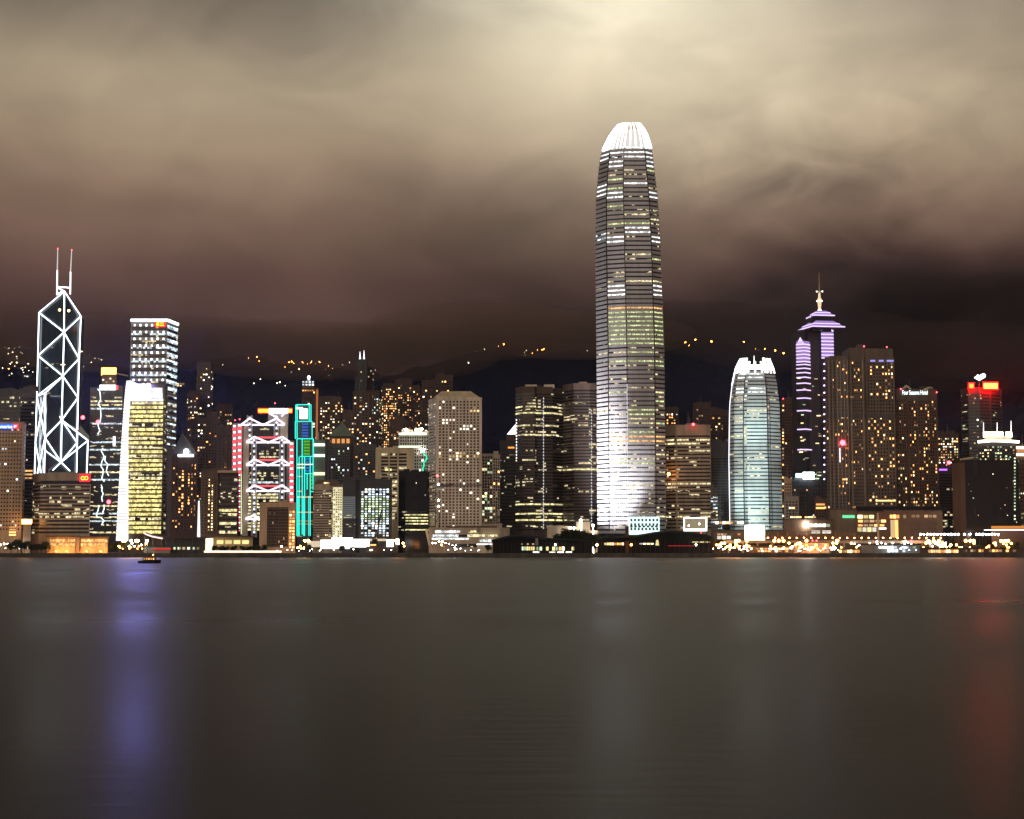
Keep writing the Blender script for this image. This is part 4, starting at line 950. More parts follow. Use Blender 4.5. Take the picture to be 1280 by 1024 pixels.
for px, tx, ty, w_, cn in ((905, 938, 615, .8e6, 30), (945, 947, 560, 1.1e6, 28), (985, 956, 615, .8e6, 30), (925, 945, 520, 1.6e6, 22), (962, 950, 640, 4e5, 40)):
    flood(px, 659, 1452, P(tx, ty, Y1_), w_, (.70, 1, .86), 'floodlight throwing pale green light up the shorter crowned skyscraper', G1, cn, .95)

# ------------------------------------------------------------------ right of the tallest tower
random.seed(41)
T = Tower('banded_block', 'beige office block with dense rows of lit windows between the two crowned skyscrapers', 1530, [(832, 10), (845, 2), (888.5, 0)], 532.5, W['beige'], 34)
rr_ = {}
def hk(k, n):
    if k not in rr_: rr_[k] = random.choices(['dark', 'some', 'most'], [.45, .35, .2])[0]
    return 'dark' if k > n - 2 else rr_[k]
for fi in (0, 1): T.bands(fi, 4.6, .42, r0=543, r1=662, x0=.03 if fi else 0, x1=.99, rowfn=hk)
for x, y, c in ((866.6, 530.6, 'red'), (836, 592.6, 'orange')):
    q = MB(); q.ball(P(x, y, 1527), 1.3); q.build('lamp', LAMP[c], T.root)
q = MB(); q.tube(P(860, 533, 1536), P(860, 515, 1536), .3, .15); q.tube(P(862, 533, 1536), P(862, 522, 1536), .3, .15); q.build('aerial', W['grey'], T.root); T.done()
T = Tower('dark_block', 'dim grey office block beside the shorter crowned skyscraper', 1600, chain(889, 916), 554.5, W['dgrey'], 30)
T.grid(0, 12, 3.4, .55, .5, r0=572, r1=662, lit=.015, mats=('dim',)); T.lump(891, 903, 549, W['dgrey']); T.done()
T = Tower('small_block', 'small block with stacked greenish windows in front of the dim grey block', 1490, chain(888.6, 897), 612, W['dgrey'], 16)
T.bands(0, 4.6, .45, r0=620, r1=655, kinds=('cool', 'most')); T.done()
s = thing('video_screen', 'large screen in a white lit frame above the waterfront roofs', 'screen', P(869, 668, 1420))
q = MB(); block(q, 856.4, 881.6, 649, 662, 1420.6, 1.2); q.build('screen', emis('screen_beige', (.75, .62, .38), .42, True), s)
for a in ((854.4, 883.8, 646.8, 648.4), (854.4, 883.8, 661, 664), (854.4, 856, 648.4, 661), (882.2, 883.8, 648.4, 661)):
    q = MB(); block(q, *a, 1419.8, 2); q.build('light_frame', NEON['panel'], s)
for x in (858, 880):
    q = MB(); q.tube((P(x, 0, 1423).x, 1423, GZ), P(x, 650, 1423), .6); q.build('post', W['dark'], s)
for x, y in ((861, 657), (874, 655)):
    q = MB(); q.ball(P(x, y, 1419.6), .6); q.build('lamp', LAMP['white'], s)

# tower with a stepped pagoda roof and violet lights
YC = 1800
s = thing('spired_tower', 'dark tower with violet light bands, a flared roof and a tall gold spire', 'tower', (P(1020, 600, YC).x, YC + 20, GZ))
xa, xb, xc = P(998.4, 540, YC).x, P(1014, 540, YC).x, P(1042, 540, YC).x
z_top = P(0, 412, YC).z
q = MB(); q.prism([(xa, YC + 6), (xb - 6, YC), (xb, YC + 8), (P(1028, 540, YC).x, YC + 8), (P(1029, 540, YC).x, YC), (xc, YC + 3), (xc + 3, YC + 40), (xa, YC + 40)], GZ, z_top); q.build('shaft', W['dark'], s)
fl_ = Face((xa - .2, YC + 5.6), (xb - 6, YC - .3), GZ, z_top); fs = Face((xb - 6, YC - .3), (xb + 1.2, YC + 7.6), GZ, z_top); fr_ = Face((P(1028.4, 540, YC).x, YC - .3), (xc + 2, YC + 2), GZ, z_top)
tt = lambda y: P(0, y, YC).z - GZ
pink_dim = emis('violet_panel', (.60, .40, .95), .62, True)
for f in (fl_, fs):
    for y in (430.4, 434.4, 438.6, 443, 447.4, 452, 455.6, 460.4, 465.8, 471.6, 479, 487.4, 497.6, 513.2, 536.6, 562):
        q = MB(); q.facebox(f, -.3, f.L + .3, tt(y + .7), tt(y - .7), .05, .7); q.build('light_band', NEON['pink'], s)
    for y0, y1 in ((430, 434), (434.4, 438.4), (438.8, 442.8), (443.2, 447.2), (447.6, 451.8), (425.4, 430)):
        q = MB(); q.facebox(f, .1, f.L - .1, tt(y1 - .2), tt(y0 + .9), .02, .3); q.build('lit_panel', pink_dim, s)
for y in (413.4, 418, 422.4, 426.6, 431, 435.4, 439.6, 444, 447.6):
    q = MB(); q.facebox(fr_, -.2, fr_.L + .2, tt(y + .7), tt(y - .7), .05, .7); q.build('light_band', NEON['pink'], s)
    if y < 447:
        q = MB(); q.facebox(fr_, .1, fr_.L - .1, tt(y + 4.2), tt(y + .9), .02, .3); q.build('lit_panel', pink_dim, s)
for f, yb_, yt in ((fl_, 430, 421), (fr_, 413, 408)):
    q = MB(); q.poly([f.pt(0, tt(yb_), .3), f.pt(f.L, tt(yb_), .3), f.pt(f.L / 2, tt(yt), .3)]); q.poly([f.pt(f.L, tt(yb_), -.6), f.pt(0, tt(yb_), -.6), f.pt(f.L / 2, tt(yt), -.6)]); q.build('gable', NEON['pink'], s)
for y in range(455, 610, 9):
    q = MB(); q.ball(P(1030.4, y, YC - 2), .9); q.build('edge_lamp', emis('edge_violet', (.7, .6, 1), 5), s)
for k in range(26):
    f = random.choice([fl_, Face((xb + 1, YC + 7.8), (P(1028, 540, YC).x, YC + 7.8), GZ, z_top)]); y = random.uniform(470, 600); a = random.uniform(.1, .8) * f.L
    q = MB(); q.facebox(f, a, a + random.uniform(1.5, 5), tt(y + .6), tt(y - .6), .02, .2); q.build('window', random.choice([E['warm'], E['dim'], E['green']]), s)
def tier(lx, ly, nx, ny, rx, ry, k, rise, nm, mats, dn, dl, dr_):
    """square hipped roof tier seen from below: left, near and right eave corners"""
    near = P(nx, ny, YC + dn); left = P(lx, ly, YC + dl); right = P(rx, ry, YC + dr_); zz = near.z; back = left + right - near
    pts = [Vector((p.x, p.y, zz)) for p in (left, near, right, back)]; c = sum(pts, Vector()) / 4
    up = [c + (p - c) * k + Vector((0, 0, rise)) for p in pts]
    q = MB()
    for i in range(4): q.quad(pts[i], pts[(i + 1) % 4], up[(i + 1) % 4], up[i])
    q.poly(pts[::-1]); q.poly(up); q.build(nm, W['dgrey'], s)
    for g in mats:
        q = MB(); lo_ = [p.lerp(u, g) for p, u in zip(pts, up)]
        for i in range(2): q.tube(lo_[i] + Vector((0, 0, .5)), lo_[i + 1] + Vector((0, 0, .5)), .7, n=4)
        q.build('eave_light', NEON['pink'], s)
    q = MB()
    for i in range(4):
        e0 = [pts[i].lerp(up[i], .12), pts[(i + 1) % 4].lerp(up[(i + 1) % 4], .12), pts[(i + 1) % 4].lerp(up[(i + 1) % 4], .95), pts[i].lerp(up[i], .95)]; nn = (e0[1] - e0[0]).cross(e0[2] - e0[0]).normalized() * .25
        q.quad(*[v + nn for v in e0])
    q.build('roof_glow', pink_dim, s)
tier(996.4, 414, 1015.4, 408.3, 1056.4, 409, .5, 8.5, 'flared_roof', (.0, .45), -14, 25, -8)
q = MB(); c0_ = P(1024, 404, YC + 8); q.box(c0_.x - 10, c0_.x + 12, YC - 1, YC + 23, z_top - 3, P(0, 394, YC).z); q.build('lantern_storey', W['black'], s)
tier(1007.8, 398.8, 1016.9, 394.4, 1043.6, 395.6, .38, 7.0, 'upper_roof', (.0, .5), -5, 22, -1)
gold = emis('spire_glow', (1, .72, .42), 1.1, True)
for (y0, y1, r0_, r1_, nm, mt) in ((393, 386.6, 4.4, 1.6, 'spire_foot', NEON['panel']), (386.8, 377, 1.5, 2.4, 'spire_stem', gold), (377, 375.8, 3.5, 3.5, 'spire_collar', NEON['panel']), (375.8, 371.5, 2.8, 1.4, 'spire_bell', gold), (371.5, 366, 1.4, 1.1, 'spire_neck', gold), (366, 341, .9, .3, 'spire_pole', wallmat('spire_steel', (.5, .42, .33), .4))):
    q = MB(); q.tube(Vector((P(1024.4, 380, YC + 12).x, YC + 12, P(1024.6, y0, YC + 12).z)), Vector((P(1024.4, 380, YC + 12).x, YC + 12, P(1024.2, y1, YC + 12).z)), r0_, r1_, 8); q.build(nm, mt, s)
q = MB(); q.tube(P(1020.4, 364.6, YC + 12), P(1028.6, 364.2, YC + 12), .7); q.build('spire_cross', W['pale'], s)
for x, y in ((1021, 364.6), (1028, 364.4)):
    q = MB(); q.ball(P(x, y, YC + 11), .9); q.build('lamp', NEON['panel'], s)

# lit screen on the dark block before it
T = Tower('dark_block', 'black block carrying a dazzling white signboard below the violet banded tower', 1640, chain(982, 1040), 602, W['dark'], 24)
T.grid(0, 14, 4.5, .4, .35, r0=606, r1=660, lit=.05, mats=('white', 'orange')); T.done()
s = thing('signboard', 'dazzling blue white signboard on top of the black block', 'sign', P(1006, 602, 1636))
q = MB(); block(q, 1004, 1017.6, 590.4, 599, 1636, 2); q.build('sign_panel', emis('sign_dazzle', (.9, 1, 1), 14, True), s)
q = MB(); block(q, 995, 1003.6, 592, 597, 1636.4, 1.4); q.build('sign_side', emis('sign_dazzle_blue', (.45, .8, 1), 10, True), s)
for x in (1000, 1008, 1015):
    q = MB(); q.tube(P(x, 603, 1638), P(x, 596, 1638), .4); q.build('sign_post', W['dark'], s)
random.seed(43)
YF = 1500
T = Tower('residential_tower', 'broad grey brown tower with many orange windows and a violet strip on top', YF, [(1033, 8), (1047, 2), (1061.5, 0), (1063, 4), (1082, 4), (1083.5, 10), (1120, 10)], 447, W['umber'], 40)
zq = P(0, 434, YF).z
q = MB(); a, c = P(1063.6, 434, YF).x, P(1119.6, 434, YF).x; q.prism([(a, YF + 5), (P(1081, 434, YF).x, YF + 5), (P(1083, 434, YF).x, YF + 11), (c, YF + 11), (c, YF + 40), (a, YF + 40)], T.zt - 1, zq); q.build('upper_storeys', W['umber'], T.root)
q = MB(); block(q, 1070, 1082, 430.6, 435, YF + 14, 14); q.build('plant_room', W['dgrey'], T.root)
for fi, nx_, lt in ((0, 5, .06), (1, 6, .13), (3, 7, .16), (5, 9, .24)):
    T.grid(fi, nx_, 4.3, .42, .5, r0=451, r1=636, litfn=lambda i, k, a_, c_, lt=lt: (0 if 28 <= k <= 31 else (random.choice(['orange', 'warm', 'orange', 'dim']) if random.random() < lt * (1.4 if k > 20 else .9) else 0)))
T.cols(0, [.33, .66], .8, W['grey'], r0=450, r1=638); T.cols(1, [.05, .35, .65, .95], .8, W['grey'], r0=450, r1=638); T.cols(3, [.1, .9], .8, W['grey'], r0=450, r1=638)
for x in (1088, 1098.5, 1108.5, 1113):
    q = MB(); block(q, x, x + (6 if x < 1110 else 4), 450, 452.2, YF + 9, 1); q.build('light_strip', emis('strip_violet', (.45, .42, 1), .9), T.root)
q = MB(); f = T.faces[5]; 
for fi in (0, 1, 3, 5):
    q = MB(); f = T.faces[fi]; q.facebox(f, 0, f.L, T.t(522), T.t(516), .02, .35); q.build('refuge_floor', W['dgrey'], T.root)
q = MB(); f = T.faces[5]; q.facebox(f, f.L * .3, f.L * .95, T.t(626.6), T.t(624.6), .1, .5); q.build('lit_window_band', E['yellow'], T.root)
q = MB(); f = T.faces[1]; q.facebox(f, f.L * .15, f.L * .22, T.t(578), T.t(560), .1, .7); q.build('light_garland', NEON['soft'], T.root)
q = MB(); q.ball(P(1053.4, 553.6, YF - 1), 2.6); q.build('lamp', LAMP['red'], T.root)
beacon(1080, 433, YF + 8, T.root); beacon(1108.6, 434, YF + 12, T.root); T.done()
T = Tower('hotel_tower', 'brown hotel tower with scattered orange windows under white lettering', 1520, [(1121.5, 0), (1134, 0), (1136, 3), (1173, 5)], 487.5, W['brown'], 40)
T.grid(0, 4, 4.15, .42, .5, r0=500, r1=634, lit=.22, mats=('orange', 'warm', 'dim')); T.grid(2, 12, 4.15, .42, .5, r0=500, r1=634, lit=.25, mats=('orange', 'warm', 'orange', 'dim'))
T.cols(2, [.0, .33, .66, .99], .8, W['tan_dk'], r0=490, r1=636)
for p0_, p1_, p2_ in (((1128, 487), (1132.5, 482.2), (1139, 486.6)), ((1155, 488), (1161, 484.6), (1166, 485))):
    q = MB(); q.tube(P(*p0_, 1524), P(*p1_, 1524), 1.5, 1.0, 5); q.tube(P(*p1_, 1524), P(*p2_, 1524), 1.0, .5, 5); q.build('roof_sculpture', wallmat('roof_sculpture', (.6, .55, .3), .5), T.root)
beacon(1126, 486.4, 1518, T.root); beacon(1171, 490.4, 1520, T.root); T.done()
s = thing('roof_sign', 'white lit lettering on the roof edge of the brown hotel tower', 'sign', P(1143, 491, 1517.6))
letters('Four Seasons Hotel', 'lettering', 1128, 1159.4, 487.8, 493.4, 1517.4, emis('sign_letter_white', (.85, .96, 1), 2.6, True), s)
q = MB(); q.tube(P(1128, 493.8, 1517.9), P(1159.4, 493.8, 1517.9), .25, n=4); q.build('rail', W['dark'], s)
T = Tower('dark_tower', 'dark tower with a violet bar of light squeezed beside the black block', 1560, chain(1172, 1193), 585, W['dark'], 22)
T.bands(0, 3.6, .5, r0=592, r1=660, kinds=('dark', 'dark', 'some'))
q = MB(); block(q, 1174, 1184, 586.2, 588.2, 1558.6, .8); q.build('light_bar', emis('bar_violet', (.42, .12, 1), 2.5, True), T.root); q = MB(); q.ball(P(1186, 578.4, 1560), 1.8); q.build('lamp', LAMP['red'], T.root); T.done()
T = Tower('banded_tower', 'dark banded tower with glowing red and yellow signs on its roof', 1600, [(1203, 12), (1212, 0), (1226, -3), (1240, 0), (1254, 12)], 486.5, W['dark'], 30)
for fi in range(4): T.bands(fi, 4.1, .5, r0=492, r1=600, x0=.08, x1=.92, kinds=('dark',))
T.grid(1, 3, 7, .4, .3, r0=500, r1=580, lit=.25, mats=('white', 'warm'), dark=False); T.done()
s = thing('roof_sign', 'blazing red and yellow rooftop sign with a white winged emblem above', 'sign', P(1228, 486, 1594))
redm = emis('sign_blaze', (1, .0006, .0007), 175, True); ylm = emis('sign_blaze_yellow', (1, .62, .06), 4.5, True)
for x0, x1, y0, y1 in ((1228.8, 1247.6, 478, 486.8), (1210.8, 1217.6, 478.6, 486)):
    q = MB(); block(q, x0, x1, y0, y1, 1594, 1.6); q.build('sign_back', redm, s)
    q = MB(); block(q, x0 + 1, x1 - 1, y0 + 1.2, y1 - 1.2, 1593.4, .6); q.build('sign_face', ylm if x0 > 1220 else emis('sign_blaze_orange', (1, .33, .03), 3, True), s)
    for x in (x0 + 1, x1 - 1):
        q = MB(); q.tube(P(x, 489, 1596.5), P(x, 484, 1596.5), .4); q.build('sign_post', W['dark'], s)
em = emis('emblem_white', (1, .97, .92), 5, True)
for a in (((1218.6, 471.6), (1224, 474.6)), ((1224, 474.6), (1231, 470.4)), ((1221.4, 469.4), (1225, 471)), ((1225, 471), (1229.4, 467.8)), ((1229.4, 467.8), (1231.4, 470))):
    q = MB(); q.tube(P(*a[0], 1595), P(*a[1], 1595), 1.05, n=6); q.build('emblem', em, s)
q = MB(); q.tube(P(1223, 488, 1597), P(1225, 473, 1597), .35); q.build('emblem_post', W['dark'], s)
T = Tower('black_block', 'large black glass block at the right with a brown side wall', 1440, [(1191, 24), (1207, 0), (1274, 0)], 576.5, W['black'], 40)
q = MB(); f = T.faces[0]; q.facebox(f, .2, f.L - .2, .5, f.H - 1, .02, .3); q.build('side_wall', W['tan_dk'], T.root)
T.grid(1, 22, 4.2, .35, .25, r0=582, r1=655, lit=.035, mats=('green', 'white', 'warm'), dark=False)
for y in range(568, 650, 4):
    if random.random() < .8:
        q = MB(); block(q, 1267.6, 1269.4, y, y + 1.8, 1439.2, .6); q.build('edge_lamp', E['green'], T.root)
for x in (1250, 1256, 1262):
    q = MB(); block(q, x, x + 1.6, 570 + (x % 5) * .4, 572, 1446, .6); q.build('window', E['green'], T.root)
q = MB(); q.tube(P(1200, 575, 1448), P(1217, 572.4, 1448), 1.0, n=4); q.build('roof_rail', W['cream'], T.root); T.done()
T = Tower('stepped_tower', 'stepped tower with two white lit crown tiers above the black block', 1545, chain(1223, 1272), 554, W['dark'], 30)
T.grid(0, 14, 4, .5, .4, r0=557, r1=580, lit=.3, mats=('green', 'warm'))
hot = emis('crown_warm', (1, .86, .66), 7, True)
q = MB(); p = [P(x, y, 1542) for x, y in ((1222.6, 552.4), (1240, 550.8), (1256, 551.2), (1274, 552.6))]
for a, c in zip(p, p[1:]): q.tube(a, c, 1.3, n=5)
q.build('eave_light', hot, T.root)
q = MB(); block(q, 1231, 1264, 545.6, 553, 1550, 14); q.build('upper_storey', W['tan'], T.root)
q = MB(); block(q, 1229, 1254, 540, 545.4, 1547, 16); q.build('crown', hot, T.root); q = MB(); block(q, 1257, 1265, 540, 545.4, 1547, 16); q.build('crown', hot, T.root)
for x, y in ((1229.4, 528), (1246.4, 528), (1263.8, 526)):
    q = MB(); q.tube(P(x, 541, 1547), P(x, y, 1547), .45, .2); q.build('mast', NEON['panel'], T.root)
T.done()
T = Tower('office_block', 'block with orange lit top storeys at the right edge of the picture', 1500, chain(1271, 1300), 558, W['tan_dk'], 30)
for y0, y1, mt in ((558.4, 561, hot), (567, 569.6, hot)):
    q = MB(); block(q, 1270.6, 1300, y0, y1, 1498.6, 1); q.build('eave_light', mt, T.root)
q = MB(); block(q, 1270.8, 1300, 561.4, 566.6, 1499.2, .5); q.build('lit_wall', emis('wall_glow', (1, .45, .18), .6), T.root)
T.grid(0, 9, 5, .5, .35, r0=574, r1=660, lit=.25, mats=('cool', 'green', 'warm')); T.done()
# ------------------------------------------------------------------ towers stacked up the slope
random.seed(51)
GM = 'towers stacked up the slope below the hill'
def mid(label, x0, x1, top, Y, wall, nx, pitch, lit, side=0, steps=(), mats=('orange', 'warm', 'warm', 'white', 'dim'), r1=None, cols=0, name='residential_tower'):
    T = Tower(name, label, Y, chain(x0, x1, 0, side, 26) if side >= 0 else chain(x0, x1, -side, 0, 26), top, W[wall], 26, 'tower', GM, ref=min(600, top + 60))
    for i in range(len(T.faces)):
        main = T.faces[i].n.y < -.8
        T.grid(i, nx if main else 2, pitch, .5, .45, r0=top + pitch * 1.5, r1=r1 or min(655, top + 100), lit=lit * 1.3 if main else lit * .7, mats=mats)
        if cols and main: T.cols(i, [(k + .02) / cols for k in range(cols + 1)], .9, W['tan_dk'] if wall != 'tan_dk' else W['brown'], r0=top + 1, r1=r1 or min(655, top + 100))
    for a, b2, tp in steps: T.lump(a, b2, tp, W[wall])
    return T
for a in [
    ('slender brown tower, tallest of those between the square skyscraper and the red white strips', 245, 266, 454, 2300, 'brown', 5, 3.6, .17, 3, ((247, 258, 451.6),), ('warm', 'white', 'yellow'), 530),
    ('low shouldered tower beside the slender brown tower on its square skyscraper side', 232.6, 247, 491, 2250, 'maroon', 4, 3.6, .28, -4, ((236, 245, 488),), ('warm', 'orange', 'white'), 560),
    ('brown ribbed slab in front of the slender brown tower', 237.6, 275, 524, 2050, 'tan_dk', 9, 3.6, .10, 3, ((258, 271, 514), (243, 252, 521)), ('warm', 'orange', 'white'), 640, 6),
    ('dim maroon tower directly behind the red and white striped strips', 269.6, 290, 508, 2180, 'maroon', 6, 3.6, .16, 0, ((272, 282, 504),), ('warm', 'orange', 'dim'), 560),
    ('low brown block with dots of orange light behind the brown hotel block', 272, 291, 534, 1950, 'brown', 5, 3.8, .06, 0, (), ('orange', 'dim'), 590, 4),
    ('tower with many warm windows beside the stepped green neon tower', 398.4, 428.6, 497, 2250, 'brown', 8, 3.4, .34, 3, ((402, 420, 494.6),), ('warm', 'white', 'orange', 'warm'), 560),
    ('grey brown tower with strips of yellow windows beneath the two white spires', 441, 460, 490, 2180, 'brown', 5, 3.6, .26, 0, (), ('warm', 'yellow', 'white', 'orange'), 590, 4),
    ('thin dim tower leaning against the dark tower with white spires', 458.6, 468, 453, 2420, 'brown', 3, 3.6, .22, 0, ((460, 466, 450.6),), ('white', 'green', 'warm'), 520),
    ('tower with one bright cool window column beside the orange lit cluster', 460.4, 475.4, 489, 2160, 'maroon', 4, 3.4, .26, 2, (), ('white', 'green', 'warm', 'cool'), 590, 3),
    ('tower thick with orange windows on the spire side of the orange lit cluster', 476, 496, 481, 2120, 'maroon', 7, 3.0, .42, -3, ((481, 492, 478.6),), ('orange', 'warm', 'orange', 'warm'), 590),
    ('middle and tallest tower of the orange lit cluster', 493.4, 515, 476, 2260, 'maroon', 7, 3.1, .30, 0, ((495, 513.6, 472.6),), ('orange', 'warm', 'dim'), 560),
    ('tower of the orange lit cluster nearest the beige grid tower', 513.6, 528, 484, 2200, 'maroon', 5, 3.0, .22, 3, ((516, 524, 481),), ('orange', 'warm', 'dim'), 560),
    ('maroon tower with a few yellow windows just beside the beige grid tower', 527, 544, 477, 2140, 'maroon', 5, 3.8, .12, 0, ((529, 538, 474.6),), ('yellow', 'white', 'warm'), 560),
    ('maroon tower topped by two small blocks peeking over the sloped cap', 543.4, 566, 469.6, 2300, 'maroon', 6, 3.8, .16, 0, ((545.4, 552, 466), (557, 563.6, 467.6)), ('yellow', 'warm', 'orange'), 560),
    ('brown ribbed block low between the orange lit cluster and the white office block', 487, 507, 525, 2000, 'brown', 5, 3.8, .16, 0, ((492.6, 505, 520),), ('orange', 'dim', 'warm'), 600, 4),
    ('maroon block with lit balconies rising over the white office block', 506, 521, 527.6, 2040, 'maroon', 4, 3.8, .12, 0, (), ('dim', 'orange'), 560),
    ('dim tower tucked between the pyramid roofed block and the tower under the spires', 427, 443, 515, 2060, 'brown', 4, 3.7, .16, 0, ((431, 438, 512),), ('dim', 'orange', 'white'), 600),
    ('grey gridded block behind the black block with the glowing window grid', 442.6, 470, 557, 1820, 'dgrey', 8, 3.6, .07, 0, ((449, 458, 554),), ('orange', 'dim', 'white'), 620),
    ('tower with orange windows against the flank of the tallest silver skyscraper', 832.6, 848.6, 511, 2150, 'maroon', 5, 3.6, .26, 0, ((836, 845, 508.8),), ('orange', 'warm', 'white'), 560),
    ('dim maroon tower under a small roof crane behind the beige office block', 867, 889, 505, 2180, 'maroon', 7, 3.7, .10, 0, ((871, 880, 502),), ('orange', 'warm', 'dim'), 600),
    ('tower with orange windows on its edge behind the dim grey block', 886, 902, 512, 2260, 'maroon', 4, 3.6, .2, 0, ((889, 898, 509.6),), ('orange', 'warm', 'yellow'), 600),
    ('narrow dim tower touching the edge of the shorter crowned skyscraper', 901, 915, 514, 2320, 'maroon', 4, 3.7, .12, 0, (), ('warm', 'dim'), 600),
    ('brown tower edged with orange windows beside the violet banded tower', 977.6, 999.6, 500, 1980, 'brown', 7, 3.6, .04, 0, ((983, 996, 497.6),), ('orange', 'warm', 'white'), 640),
    ('block crowded with warm windows between the brown hotel tower and red signed tower', 1172.6, 1200, 542, 2050, 'maroon', 9, 3.3, .42, 0, (), ('warm', 'white', 'orange', 'yellow'), 600)]:
    T = mid(*a)
    if a[0].startswith('brown tower edged'):
        for k in range(34):
            y = 512 + k * 4
            for x in (978.8, 996.6, 998.2):
                if random.random() < .62:
                    q = MB(); block(q, x - .9, x + .9, y, y + 2, 1979.3, .6); q.build('window', random.choice([E['orange'], E['warm'], E['dim']]), T.root)
        beacon(979, 498.4, 1978, T.root)
    if 'roof crane' in a[0]:
        q = MB(); q.tube(P(880, 503.6, 2182), P(889, 502.2, 2182), .6, n=4); q.tube(P(881, 506, 2182), P(881, 503, 2182), .5, n=4); q.build('roof_crane', W['tan_dk'], T.root)
    T.done()
T = Tower('office_tower', 'dark tower with pale lit crown and orange lit edge behind the neon tower', 2300, chain(376.8, 398), 486, W['maroon'], 26, 'tower', GM, ref=520)
T.grid(0, 6, 3.6, .5, .45, r0=489, r1=560, lit=.14, mats=('orange', 'white'))
q = MB(); block(q, 394.4, 397.8, 487, 560, 2298.6, 1.4); q.build('lit_edge', emis('edge_orange', (1, .32, .10), .42), T.root)
q = MB(); block(q, 377.6, 392.6, 476, 486.2, 2303, 16); q.build('crown_block', W['dgrey'], T.root)
for x in (378, 382, 386, 390):
    for y in (476.6, 480):
        q = MB(); block(q, x, x + 2.2, y, y + 1.8, 2302.4, .6); q.build('crown_window', E['cool'] if random.random() < .7 else E['white'], T.root)
for x in range(5):
    q = MB(); block(q, 378 + x * 3, 380 + x * 3, 487.4, 489, 2299, .6); q.build('window', E['orange'], T.root)
q = MB(); q.tube(P(386, 476, 2306), P(386, 470, 2306), 2.6, .8, 8); q.build('crown_cap', W['white'], T.root); q = MB(); q.ball(P(386, 471.6, 2303), 1.8); q.build('lamp', LAMP['cool'], T.root); T.done()
T = Tower('office_tower', 'almost black tower carrying two thin white spires on its roof', 2380, chain(446.6, 458.4), 450, W['black'], 26, 'tower', GM, ref=500)
T.grid(0, 4, 3.8, .5, .4, r0=456, r1=500, lit=.12, mats=('white', 'warm'))
for x, y in ((450, 439.6), (455, 438)):
    q = MB(); q.tube(P(x, 450, 2384), P(x, y, 2384), 1.4, .3); q.build('spire', NEON['soft'], T.root)
T.lump(444, 447, 470, W['black'], base=500); T.done()
T = Tower('office_tower', 'tower with a green copper pyramid roof above orange lit arches', 1880, chain(405.5, 441.6, 4, 4, 10), 555.5, W['dgrey'], 28, 'tower', GM, ref=580)
T.grid(1, 9, 3.4, .5, .5, r0=559, r1=620, lit=.10, mats=('green', 'white', 'cool'))
q = MB(); block(q, 413, 440, 545.6, 556, 1884, 22); q.build('attic', W['tan_dk'], T.root)
for x in (415, 421, 427, 433):
    q = MB(); block(q, x, x + 4, 548.6, 554.6, 1883.2, .8); q.build('lit_arch', emis('arch_orange', (1, .42, .12), .9), T.root)
q = MB(); a0 = [P(x, 545.4, 1884).x for x in (411.6, 441)]; z0 = P(0, 545.4, 1884).z; z1, z2_ = P(0, 539, 1884).z, P(0, 526.6, 1890).z
r_ = lambda x0, x1, y0, y1, z: [(x0, y0, z), (x1, y0, z), (x1, y1, z), (x0, y1, z)]
cx_ = (a0[0] + a0[1]) / 2; rings = [r_(a0[0], a0[1], 1882, 1908, z0), r_(cx_ - 9.6, cx_ + 9.6, 1885, 1905, z1), r_(cx_ - 2.6, cx_ + 2.6, 1892, 1898, z2_ - 4), r_(cx_ - .6, cx_ + .6, 1894, 1896, z2_)]
for u, v_ in zip(rings, rings[1:]):
    for i in range(4): q.quad(u[i], u[(i + 1) % 4], v_[(i + 1) % 4], v_[i])
q.poly(rings[-1]); q.poly(rings[0][::-1]); q.build('pyramid_roof', W['green'], T.root); T.done()

# ------------------------------------------------------------------ lamps on the hill and along the shore
def lamp_proto(name, cat, pole_h, head, mat, arm=0.0):
    r = bpy.data.objects.new(name, None); col.objects.link(r); r['category'] = cat; r['label'] = ''
    q = MB(); q.tube((0, 0, 0), (0, 0, pole_h), .13, .09, 6)
    if arm: q.tube((0, 0, pole_h), (0, -arm, pole_h + .25), .07, .06, 5)
    q.build('pole', W['dark'], r); q = MB(); c = Vector((0, -arm, pole_h + (.05 if arm else .3)))
    q.ball(c, head, 0, 8, 6); q.build('lamp_head', mat, r); return r
used = {}
def put_lamp(key, loc, label, group, sc_=1.0):
    if key not in used:
        nm, cat, h, hd, mt, arm = LP[key]; o_ = lamp_proto(nm, cat, h, hd, mt, arm); used[key] = o_; o_.location = loc
    else: o_ = dup(used[key], loc)
    o_['label'] = label; o_['group'] = group; o_.scale = (sc_,) * 3; return o_
LP = dict(ho=('street_lamp', 'street lamp', 8, .9, emis('hill_lamp_orange', (1, .32, .05), 85, True), 0), hw=('street_lamp', 'street lamp', 8, .8, emis('hill_lamp_white', (1, .78, .48), 12, False), 0),
          so=('street_lamp', 'street lamp', 7, .75, LAMP['orange'], 1.2), sw=('street_lamp', 'street lamp', 7, .68, LAMP['white'], 1.2), sg=('globe_lamp', 'lamp', 3.6, .42, LAMP['white'], 0), sr=('signal_lamp', 'lamp', 4.5, .5, LAMP['red'], 0), sc=('globe_lamp', 'lamp', 3.6, .45, LAMP['cool'], 0), ms=('mast_lamp', 'lamp', 16, .75, emis('mast_lamp_white', (1, .95, .78), 55, True), 0))
random.seed(61)
def hill_lamps(pts, key, label, group, j=0):
    for x, y in pts:
        p, yy = on_hill(x + random.uniform(-1.5, 1.5), y + 2 + random.uniform(-1.6, 2.6)); put_lamp(key, (p.x, p.y, p.z - .3), label, group, random.choice((.5, .7, .9, 1.2, 1.5)))
